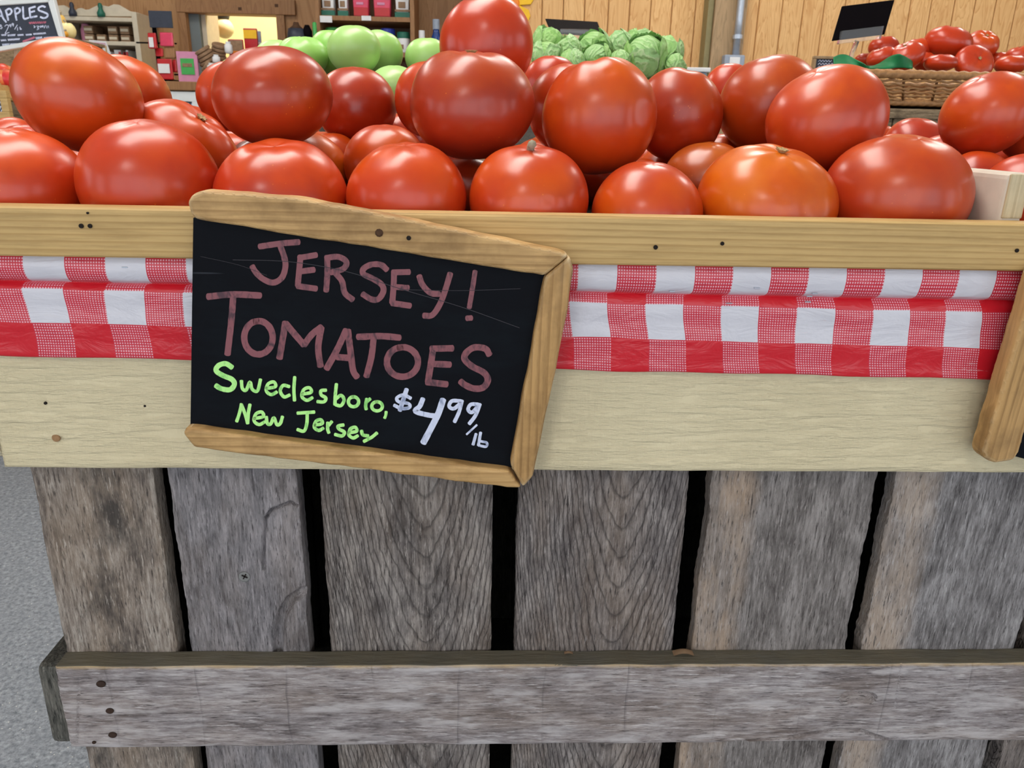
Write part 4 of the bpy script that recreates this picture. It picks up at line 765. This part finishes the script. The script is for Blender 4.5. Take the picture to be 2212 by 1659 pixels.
for i, (px, py, r_, lab) in enumerate([(6, 172, .036, 'red and yellow apple at the bin front under the APPLES board'), (27, 170, .034, 'deep red apple beside the easel leg'), (-22, 172, .036, 'apple at the bin end reaching out of the picture'), (12, 160, .034, 'yellow apple on top under the APPLES board')]):
    c = at(px, py, AY-.02+.05*(i > 2)); put_tomato(700+i, (c.x, c.y, max(c.z, zt-.03+r_*.9)), r_, r_*.92, 10*i, 0, (1.1, 1.3 if i != 1 else .6, 1), lab, 'apples in the stand bin', 'apple', 'apple', 'apple', False, amp=.02, dim=.2, nu=24)
framed_board('price_sign', 'small chalkboard with wooden frame hung below the apple bin', -55, 194, 27, 258, AY-.13, .022, M['pine'], [(.35, .7, .5, .05), (.35, .55, .45, .05), (.35, .4, .5, .05), (.35, .28, .4, .05)])
# gourds on a crate stack behind the board
gc = at(150, 84, 2.5)
gst = thing('wooden_box', 'wooden box stand behind the big tilted oval tomato holding gourds', 'stand', (gc.x-.1, 2.55, 0))
obj('box_body', box(gc.x-.24, gc.x+.025, 2.42, 2.7, 0, gc.z-.012, .004), M['greyboard'], gst); obj('box_lid', box(gc.x-.25, gc.x+.03, 2.41, 2.71, gc.z-.012, gc.z, .003), M['greyboard'], gst)
for i, (px, py, w_, h_, tint, lab, dy_) in enumerate([(146, 67, 34, 34, (1, 1, 1), 'cream gourd beside the APPLES board edge', 0), (132, 49, 20, 34, (1.05, .85, .4), 'golden yellow gourd standing behind the cream one', .09), (139, 74, 16, 14, (1.1, .62, .25), 'tiny orange gourd in front of the cream one', -.05)]):
    c = at(px, py, 2.5+dy_); s_ = (c-CAM).dot(RM @ Vector((0, 0, -1)))/FPX; hh = h_/2*s_
    o = put_tomato(760+i, (c.x, c.y, c.z if i != 1 else c.z), w_/2*s_, hh, 0, 0, tint, lab, 'gourds beside the apple board', 'tomato', 'gourd', 'gourd', False, amp=.05, dim=.1, nu=24); o.data.materials.clear(); 
    g = NT('gourd_skin_%d' % i); o.data.materials.append(g.fin(g.mix(g.noi(g.co(), 60), C(238, 214, 130), C(250, 240, 190)) if i == 0 else g.mix(g.noi(g.co(), 60), C(222, 172, 70), C(238, 200, 110)) if i == 1 else C(226, 160, 50), .45))
    tb = obj('stem', tube([(0, 0, hh*.85), (.003, 0, hh*1.05), (.008, 0, hh*1.25)], [.004, .003, .0035], 7), M['stub'], None, True); tb.parent = o
# price card on a stick
pc = [at(192, 86, 2.85), at(229, 89, 2.85), at(243, 128, 2.85), at(205, 128, 2.85)]
t = thing('price_card', 'white price card with pink lines on a stick before the hutch', 'card', (pc[2].x, 2.85, 0)); obj('card', prism(pc, [p+Vector((0, .003, 0)) for p in pc], 0), M['white'], t)
for f in (.12, .2): obj('printed_line', prism([pc[0].lerp(pc[3], f+.0)+Vector((.006, -.001, 0)), pc[1].lerp(pc[2], f)+Vector((-.006, -.001, 0)), pc[1].lerp(pc[2], f+.035)+Vector((-.006, -.001, 0)), pc[0].lerp(pc[3], f+.035)+Vector((.006, -.001, 0))], [pc[0].lerp(pc[3], f)+Vector((.006, 0, 0)), pc[1].lerp(pc[2], f)+Vector((-.006, 0, 0)), pc[1].lerp(pc[2], f+.035)+Vector((-.006, 0, 0)), pc[0].lerp(pc[3], f+.035)+Vector((.006, 0, 0))], 0), M['rose'], t)
obj('stick', tube([(pc[2].x-.02, 2.855, pc[2].z+.05), (pc[2].x-.02, 2.855, 0)], .006, 8), M['pine'], t)

# ------------------------------------------------------------------ hutch with boxes
def rect(px0, py0, px1, py1, Y):
    a, b = at(px0, py0, Y), at(px1, py1, Y); return min(a.x, b.x), max(a.x, b.x), min(a.z, b.z), max(a.z, b.z)
HY = 4.3; hxl = at(122, 60, HY).x; hxr = at(298, 60, HY).x; z1 = at(210, 36, HY).z; z2 = at(210, 88, HY).z; z3 = at(270, 165, HY).z
hu = thing('hutch', 'cream painted hutch with a scalloped top and two shelves', 'hutch', ((hxl+hxr)/2, HY+.1, 0))
for x_ in (hxl, hxr-.03): obj('side_panel', box(x_, x_+.03, HY, HY+.28, 0, z1+.03, .004), M['hutch'], hu)
for z_ in (z1, z2, z3): obj('shelf', box(hxl+.03, hxr-.03, HY+.004, HY+.26, z_-.022, z_, .003), M['hutch'], hu)
obj('back_panel', box(hxl+.03, hxr-.03, HY+.262, HY+.28, .5, z1-.022, 0), M['shelfwood'], hu)
obj('cabinet', box(hxl+.03, hxr-.03, HY+.01, HY+.26, 0, .6, .004), M['hutch'], hu)
pts = [(122, 34), (124, 12), (138, 11), (150, 18), (160, 24), (168, 18), (176, 17), (184, 21), (192, 20), (204, 14), (214, 10), (224, 12), (234, 14), (245, 9), (256, 10), (268, 17), (280, 24), (298, 27), (298, 36)]
obj('crest', prism([at(x, y, HY+.02) for x, y in pts], [at(x, y, HY+.02)+Vector((0, .022, 0)) for x, y in pts], .002, 1), M['hutch'], hu)
for px, m, lab in ((158, 'slate', 'small dark purple figurine on the hutch crest'), (219, 'dgreen', 'small green figurine on the hutch crest')):
    c = at(px, 34, HY+.008); vf = lathe([(.02, 0), (.022, .02), (.014, .035), (.01, .045), (.013, .055), (.009, .07), (.001, .074)], 12, (c.x, HY-.004+.012, z1))
    tag(obj('figurine', vf, M[m], None, True), lab, 'figurine')
for r_ in range(2):
    for k in range(4):
        if r_ == 1 and k == 1: continue
        x0, x1, _, _ = rect(181+k*26, 55, 204+k*26, 80, HY+.08); h_ = (z1-z2)*.32; zz = z2+r_*(h_+.004)
        t = thing('soap_box', ('brown boxed soap on the hutch shelf, lower layer', 'brown boxed soap on the hutch shelf, upper layer')[r_], 'box', ((x0+x1)/2, HY+.1, zz), 'small boxes on the hutch shelf')
        obj('carton', box(x0, x1, HY+.07, HY+.2, zz, zz+h_, .003), M['tanpaper'], t); obj('paper_band', box(x0+.004, x1-.004, HY+.066, HY+.07, zz+h_*.35, zz+h_*.7, .001), M['hutch'], t)
x0, x1, _, _ = rect(172, 60, 184, 84, HY+.08); tag(obj('candle_jar', lathe([(.02, 0), (.03, .01), (.03, .07), (.022, .085), (.02, .1), (.001, .1)], 14, ((x0+x1)/2, HY+.13, z2)), M['rose'], None, True), 'pink and dark jar on the hutch shelf beside the soap boxes', 'jar')
for k, (a, b, m) in enumerate([(234, 242, 'white'), (244, 263, 'white'), (265, 268, 'red'), (269, 279, 'white')]):
    x0, x1, _, _ = rect(a, 95, b, 130, HY+.06); hh = (z2-z3)*(.72 if k % 2 == 0 else .78)
    t = thing('book', ('slim white book on the lower hutch shelf', 'thick white book on the lower hutch shelf beside the red one', 'thin red book between white ones on lower hutch shelf', 'white book with red spine end against the hutch side')[k], 'book', ((x0+x1)/2, HY+.1, z3), 'books on the lower hutch shelf')
    obj('cover', box(x0, x1, HY+.06, HY+.2, z3, z3+hh, .002), M[m], t); obj('spine_band', box(x1-.012 if k != 2 else x0, x1, HY+.056, HY+.06, z3+.01, z3+hh-.01, .001), M['red'], t)

# ------------------------------------------------------------------ counter, red goods rack, framed board
CY = 3.9; c0 = at(352, 190, CY); c1 = at(680, 190, CY); zc_ = at(400, 176, CY).z
s0c = at(690, 30, 4.25).x-.03
ct = thing('counter', 'brown wooden counter under the serving hatch', 'counter', ((c0.x+c1.x)/2, CY+.3, 0))
obj('counter_top', box(c0.x-.06, s0c-.03, CY, YL-.03, zc_-.045, zc_, .004), M['trimwood'], ct); obj('counter_front', box(c0.x, s0c-.05, CY+.06, CY+.09, 0, zc_-.046, .003), M['brownwall'], ct)
obj('counter_side', box(c0.x, c0.x+.03, CY+.09, YL-.03, 0, zc_-.046, .003), M['brownwall'], ct)
framed_board('price_sign', 'white-framed dark board leaning on the counter front', 352, 197, 440, 262, CY+.02, .05, M['whiteframe'], [(.25, .55, .5, .06), (.3, .4, .4, .05)])
rk = at(352, 172, CY+.2)
t = thing('goods_rack', 'black wire rack with a dark header sign and red hanging packets', 'rack', (rk.x, CY+.2, zc_))
obj('base', lathe([(.09, 0), (.09, .012), (.02, .02)], 16, (rk.x, CY+.2, zc_)), M['black'], t); obj('pole', tube([(rk.x-.01, CY+.2, zc_+.01), (rk.x-.015, CY+.2, at(350, 55, CY+.2).z)], .012, 10), M['black'], t)
x0, x1, a, b = rect(321, 23, 375, 61, CY+.18); obj('header_sign', box(x0, x1, CY+.17, CY+.18, a, b, .002), M['slate'], t)
for zz in (a-.08, a-.24): obj('rack_arm', box(rk.x-.12, rk.x+.1, CY+.19, CY+.2, zz, zz+.008, .002), M['black'], t)
for i, (q, m, lab) in enumerate([((316, 70, 338, 105), 'red', 'red packet with a white card hung high on the rack'), ((342, 69, 374, 100), 'pink', 'pale red packet hung high on the rack beside the white card one'), ((333, 103, 352, 122), 'red', 'small dark red packet in the middle of the rack'), ((352, 100, 378, 126), 'orange', 'clear packet of tan goods in the middle of the rack'), ((336, 126, 374, 172), 'red', 'large red packet with a white label at the rack bottom'), ((370, 128, 382, 156), 'red', 'narrow red packet behind the large labelled one')]):
    Y_ = CY+.14-.03*(i in (0, 4)); x0, x1, a, b = rect(*q, Y_); p = thing('packet', lab, 'packet', ((x0+x1)/2, Y_, a), 'packets on the goods rack')
    V = []; obj('pouch', prism([Vector((x0, Y_, a)), Vector((x1, Y_, a)), Vector((x1, Y_+.012, b)), Vector((x0, Y_+.012, b))], [Vector((x0, Y_+.03, a)), Vector((x1, Y_+.03, a)), Vector((x1, Y_+.02, b)), Vector((x0, Y_+.02, b))], .006), M[m] if i != 3 else M['trimwood'], p)
    if i in (0, 4): obj('label_card', box(x0+.008, x1-.012, Y_-.002, Y_+.002, a+(b-a)*(.08 if i == 0 else .3), b-(b-a)*(.3 if i == 0 else .25), .001), M['white'], p)
def onc(px0, py0, px1, py1, Y):        # thing standing on the counter, height from the picture
    x0, x1, a, b = rect(px0, py0, px1, py1, Y); return x0, x1, b
x0, x1, b = onc(381, 111, 431, 163, CY+.12); zl = at(400, 164, CY+.12).z
t = thing('picture_card', 'pink bordered card with a green garden picture leaning on the counter', 'card', ((x0+x1)/2, CY+.1, zc_))
obj('card', box(x0, x1, CY+.11, CY+.125, zc_, b, .002), M['rose'], t); obj('picture', box(x0+.02, x1-.02, CY+.106, CY+.11, zc_+.04, b-.035, .001), M['lgreen'], t); obj('picture_band', box(x0+.03, x1-.03, CY+.104, CY+.107, zc_+(b-zc_)*.5, b-.06, .001), M['tanpaper'], t)
# stacks of wood slices
def slices(px, py, Y, r, n, lab, tilt):
    c = at(px, py, Y); t = thing('wood_slice_bundle', lab, 'wood slices', (c.x, Y, c.z), 'bundles of wood slices')
    for i in range(n):
        vf = lathe([(r*.9, 0), (r, .004), (r, .014), (r*.9, .018)], 14)
        o = obj('slice', vf, M['tanpaper']); o.parent = t; o.location = (R.uniform(-.004, .004), 0, -n*.01+i*.02); 
    t.rotation_euler = (.25, tilt, 0)
slices(447, 128, CY+.16, .05, 6, 'stacked bundle of brown wood slices beside the pink card', -.5); slices(472, 118, CY+.22, .042, 6, 'taller bundle of brown wood slices beside the white box', .25); slices(456, 150, CY+.1, .036, 4, 'low bundle of brown wood slices with a pale end', -.9)
for i, (q, lab) in enumerate([((447, 136, 468, 156), 'round white jar in front of the wood slices'), ((458, 118, 476, 136), 'pale glass jar between the wood slice bundles'), ((484, 90, 503, 116), 'white rounded jar before the red carton'), ((490, 120, 520, 140), 'white bowl behind the edge of the red tomatoes')]):
    x0, x1, a, b = rect(*q, CY+.06+.03*i); r_ = (x1-x0)/2; h_ = b-a; zz = a
    t = thing('jar', lab, 'jar', ((x0+x1)/2, CY+.08, zz)); obj('glass', lathe([(r_*.7, 0), (r_, h_*.15), (r_, h_*.7), (r_*.6, h_*.85), (r_*.6, h_*.9)], 16, ((x0+x1)/2, CY+.06+.03*i, zz)), M['white'], t, True); obj('lid', lathe([(r_*.65, h_*.88), (r_*.65, h_), (r_*.1, h_)], 16, ((x0+x1)/2, CY+.06+.03*i, zz)), M['whiteframe'], t)
def bag(name, q, Y, lab, bands, catg, dp=.06, side=None, foot=None):
    x0, x1, a, b = rect(*q, Y); a = foot if foot is not None else a; t = thing(name, lab, catg, ((x0+x1)/2, Y, a))
    obj('body', prism([Vector((x0+.01, Y, a)), Vector((x1-.01, Y, a)), Vector((x1, Y+.01, b)), Vector((x0, Y+.01, b))], [Vector((x0+.01, Y+dp, a)), Vector((x1-.01, Y+dp, a)), Vector((x1, Y+.02, b)), Vector((x0, Y+.02, b))], .006), M[bands[0]], t)
    for m, f0, f1, u0, u1 in bands[1:]:
        obj('print_band', prism([Vector((x0+(x1-x0)*u, Y-.004+.01*f, a+(b-a)*f)) for u, f in ((u0, f0), (u1, f0), (u1, f1), (u0, f1))], [Vector((x0+(x1-x0)*u, Y+.012+.01*f, a+(b-a)*f)) for u, f in ((u0, f0), (u1, f0), (u1, f1), (u0, f1))], .001, 1), M[m], t)
    return t
bag('snack_bag', (523, 60, 559, 128), CY+.34, 'red and yellow snack bag standing in the serving hatch', ['red', ('yellow', .82, .97, .04, .96), ('white', .48, .56, .2, .8), ('gourd', .02, .35, .12, .85), ('yellow', .06, .28, .25, .7)], 'bag', foot=zc_)
bag('carton', (490, 84, 527, 124), CY+.26, 'red carton with a white patch beside the snack bag', ['red', ('tanpaper', .7, .98, .05, .95), ('white', .35, .55, .45, .9), ('orange', .6, .75, .3, .8)], 'carton', foot=zc_)
bag('paper_bag', (552, 66, 566, 120), CY+.4, 'narrow grey white bag behind the red snack bag', ['steel_box', ('white', .3, .8, .1, .9)], 'bag', foot=zc_)
# pendant lamp in the serving room
pl = at(482, 38, 5.6); t = thing('pendant_lamp', 'pale glass globe lamp with a dark cap hanging in the serving room', 'lamp', (pl.x, 5.6, HC))
M['frost'] = plain('frosted_glass', C(232, 222, 184), .3)
obj('cap', lathe([(.04, .0), (.045, .02), (.04, .07), (.01, .08)], 16, (pl.x, 5.6, pl.z-.01)), M['slate'], t, True); obj('cord', tube([(pl.x, 5.6, pl.z+.06), (pl.x, 5.6, HC)], .006, 6), M['black'], t)
r_ = .068; obj('globe', lathe([(.03, 0)]+[(r_*math.sin(a), -.07-r_*1.05*-math.cos(a)*-1) for a in [0]][:0]+[(max(.002, r_*math.sin(.45+i*.27)), -.062+r_*math.cos(.45+i*.27)) for i in range(11)], 20, (pl.x, 5.6, pl.z-.01)), M['frost'], t, True)
t = thing('ceiling_light', 'round glowing lamp on the serving room ceiling', 'light', (pl.x+.6, 5.5, HC)); obj('diffuser', lathe([(.2, -.06), (.22, -.03), (.22, 0)], 24, (pl.x+.6, 5.5, HC)), M['bulb'], t)

# ------------------------------------------------------------------ goods shelf on the brown wall
SY = 4.25; s0, s1, _, _ = rect(690, 30, 886, 60, SY); zt = at(790, 35, SY).z; zm = at(790, 112, SY).z
sh = thing('goods_shelf', 'dark wooden shelf unit with goods on the brown wall', 'shelf', ((s0+s1)/2, SY+.2, 0))
for x_ in (s0-.025, s1): obj('side_panel', box(x_, x_+.025, SY, SY+.33, 0, zt+.6, .003), M['trimwood'], sh)
for z_ in (zt, zm, zm-.4, zt+.4): obj('shelf_board', box(s0, s1, SY+.002, SY+.32, z_-.025, z_, .002), M['trimwood'], sh)
obj('back_panel', box(s0-.02, s1+.02, SY+.325, SY+.34, 0, zt+.6, 0), M['shelfwood'], sh)
for q in ((691, 34, 718, 49), (781, 34, 802, 45)):
    x0, x1, a, b = rect(*q, SY); obj('price_tag', box(x0, x1, SY-.006, SY, a, b, .001), M['white'], sh)
for i, (p0, p1, kind_, lab) in enumerate([(689, 724, 'g', 'white and green flour bag at the end of the upper goods shelf'), (725, 753, 'g', 'white and green flour bag beside the pink bags'), (757, 799, 'p', 'pink see-through bag next to the white and green bags'), (802, 846, 'p', 'pink see-through bag next to the single end bag'), (850, 886, 'g', 'white and green bag standing alone past the pink bags')]):
    bag('flour_bag' if kind_ == 'g' else 'candy_bag', (p0, -60, p1, 34), SY+.05, lab, ['white', ('dgreen', 0., .13, .02, .98), ('tanpaper', .14, .19, .02, .98), ('tanpaper', .22, .36, .25, .7)] if kind_ == 'g' else ['pink', ('red', .03, .22, .1, .9), ('rose', .28, .34, .25, .65)], 'bag', .1, foot=zt+.001)
def jarlid(px0, px1, py0, Y, cap, lab, capf=.35, body='white', name='jar', catg='jar'):
    x0, x1, a, b = rect(px0, py0, px1, 112, Y); r_ = (x1-x0)/2; h_ = b-zm; cx = (x0+x1)/2
    t = thing(name, lab, catg, (cx, Y+r_, zm)); obj('body', lathe([(r_*.9, .001), (r_, .01), (r_, h_*(.98-capf)), (r_*.9, h_*(1-capf)+.002)], 18, (cx, Y+r_, zm)), M[body], t, True); obj('lid', lathe([(r_*.97, h_*(1-capf)), (r_, h_*(1.02-capf)), (r_, h_*.97), (r_*.9, h_), (.002, h_)], 18, (cx, Y+r_, zm)), M[cap], t); return t
jarlid(700, 733, 58, SY+.06, 'lgreen', 'jar with a bright green lid on the lower goods shelf', .3); jarlid(820, 853, 60, SY+.08, 'blue', 'jar with a blue lid on the lower goods shelf', .3)
q = jarlid(856, 885, 68, SY+.02, 'dgreen', 'white jug with a dark green lid on the lower goods shelf', .3); x0, x1, a, b = rect(862, 96, 872, 106, SY+.02); obj('label_patch', box(x0, x1, SY+.016, SY+.022, a, b, .001), M['tanpaper'], q)
jarlid(800, 816, 68, SY+.1, 'hutch', 'small pale jar behind the largest green tomato on the goods shelf', .2)
# bottles and odds on the counter end
b0 = at(896, 100, CY+.25).x; sc2 = thing('side_cabinet', 'low brown cabinet under the blue and white bottles', 'cabinet', (b0+.2, CY+.4, 0))
obj('cabinet_body', box(b0, XC-.03, CY+.2, CY+.6, 0, zc_-.02, .004), M['trimwood'], sc2); obj('cabinet_top', box(b0, XC-.02, CY+.18, CY+.6, zc_-.02, zc_, .003), M['trimwood'], sc2)
for i, (px, r_, pt, m, c, lab) in enumerate([(942, .032, 42, 'navy', 'steel_box', 'blue bottle with a pale neck beside the topmost tomato'), (911, .027, 66, 'white', 'white', 'small white bottle beside the blue one')]):
    c_ = at(px, pt, CY+.3); h_ = c_.z-zc_; t = thing('bottle', lab, 'bottle', (c_.x, CY+.3, zc_))
    obj('body', lathe([(r_*.95, .001), (r_, .01), (r_, h_*.72), (r_*.55, h_*.82), (r_*.5, h_*.9)], 16, (c_.x, CY+.3, zc_)), M[m], t, True); obj('cap', lathe([(r_*.62, h_*.86), (r_*.62, h_), (.002, h_)], 14, (c_.x, CY+.3, zc_)), M[c], t)
c_ = at(640, 62, CY+.3); t = thing('teapot', 'dark round pot with a knob on the counter beside the hatch', 'pot', (c_.x, CY+.3, zc_)); h_ = at(640, 48, CY+.3).z-zc_
obj('body', lathe([(.05, .001), (.055, h_*.4), (.045, h_*.55), (.04, h_*.6), (.055, h_*.75), (.045, h_*.9)], 18, (c_.x, CY+.3, zc_)), M['slate'], t, True); obj('knob', lathe([(.04, h_*.9), (.02, h_*.95), (.014, h_), (.002, h_)], 12, (c_.x, CY+.3, zc_)), M['knot'], t, True)
c_ = at(663, 54, CY+.3); h_ = c_.z-zc_; t = thing('bottle', 'short black bottle with a white base beside the green candle', 'bottle', (c_.x, CY+.3, zc_)); obj('body', lathe([(.025, .001), (.027, h_*.6), (.025, h_*.7)], 14, (c_.x, CY+.3, zc_)), M['white'], t, True); obj('cap', lathe([(.026, h_*.68), (.028, h_*.9), (.012, h_), (.002, h_)], 14, (c_.x, CY+.3, zc_)), M['black'], t, True)
c_ = at(679, 48, CY+.28); h_ = c_.z-zc_; t = thing('candle', 'tall thin green candle stick beside the goods shelf', 'candle', (c_.x, CY+.28, zc_)); obj('wax', lathe([(.012, .001), (.012, h_-.004), (.008, h_), (.002, h_)], 12, (c_.x, CY+.28, zc_)), M['lgreen'], t, True); obj('holder', lathe([(.03, .0005), (.03, .01), (.016, .02)], 14, (c_.x, CY+.28, zc_)), M['black'], t)
# yellow flower cut-out on the plywood wall
fc = at(1108, 8, YR-.012); t = thing('flower_cutout', 'yellow flower cut-out on the plywood wall behind the topmost tomato', 'decoration', (fc.x, YR-.01, fc.z-.12))
for k in range(6):
    a = k*math.pi/3+.35; d = Vector((math.cos(a), 0, math.sin(a))); e = Vector((-d.z, 0, d.x)); l = [(.03, -.018), (.09, -.034), (.12, -.012), (.112, .016), (.085, .034), (.03, .018)]
    obj('petal', prism([fc+d*u+e*v for u, v in l], [fc+d*u+e*v+Vector((0, .01, 0)) for u, v in l], .002, 1), M['yellow'], t)
obj('centre', xf(lathe([(.036, 0), (.036, .012), (.02, .018), (.002, .018)], 16), Matrix.Translation(fc+Vector((0, .008, 0))) @ Matrix.Rotation(90*D2R, 4, 'X')), M['orange'], t, True)
c_ = at(1500, 150, 3.0); t = thing('storage_bin', 'pale grey bin edge low beside the timber post', 'bin', (c_.x, 3.1, 0)); obj('bin_body', box(c_.x-.03, c_.x+.06, 3.0, 3.3, 0, c_.z-.01, .01), M['steel_box'], t); obj('bin_lid', box(c_.x-.04, c_.x+.07, 2.99, 3.31, c_.z-.01, c_.z+.008, .004), M['white'], t)
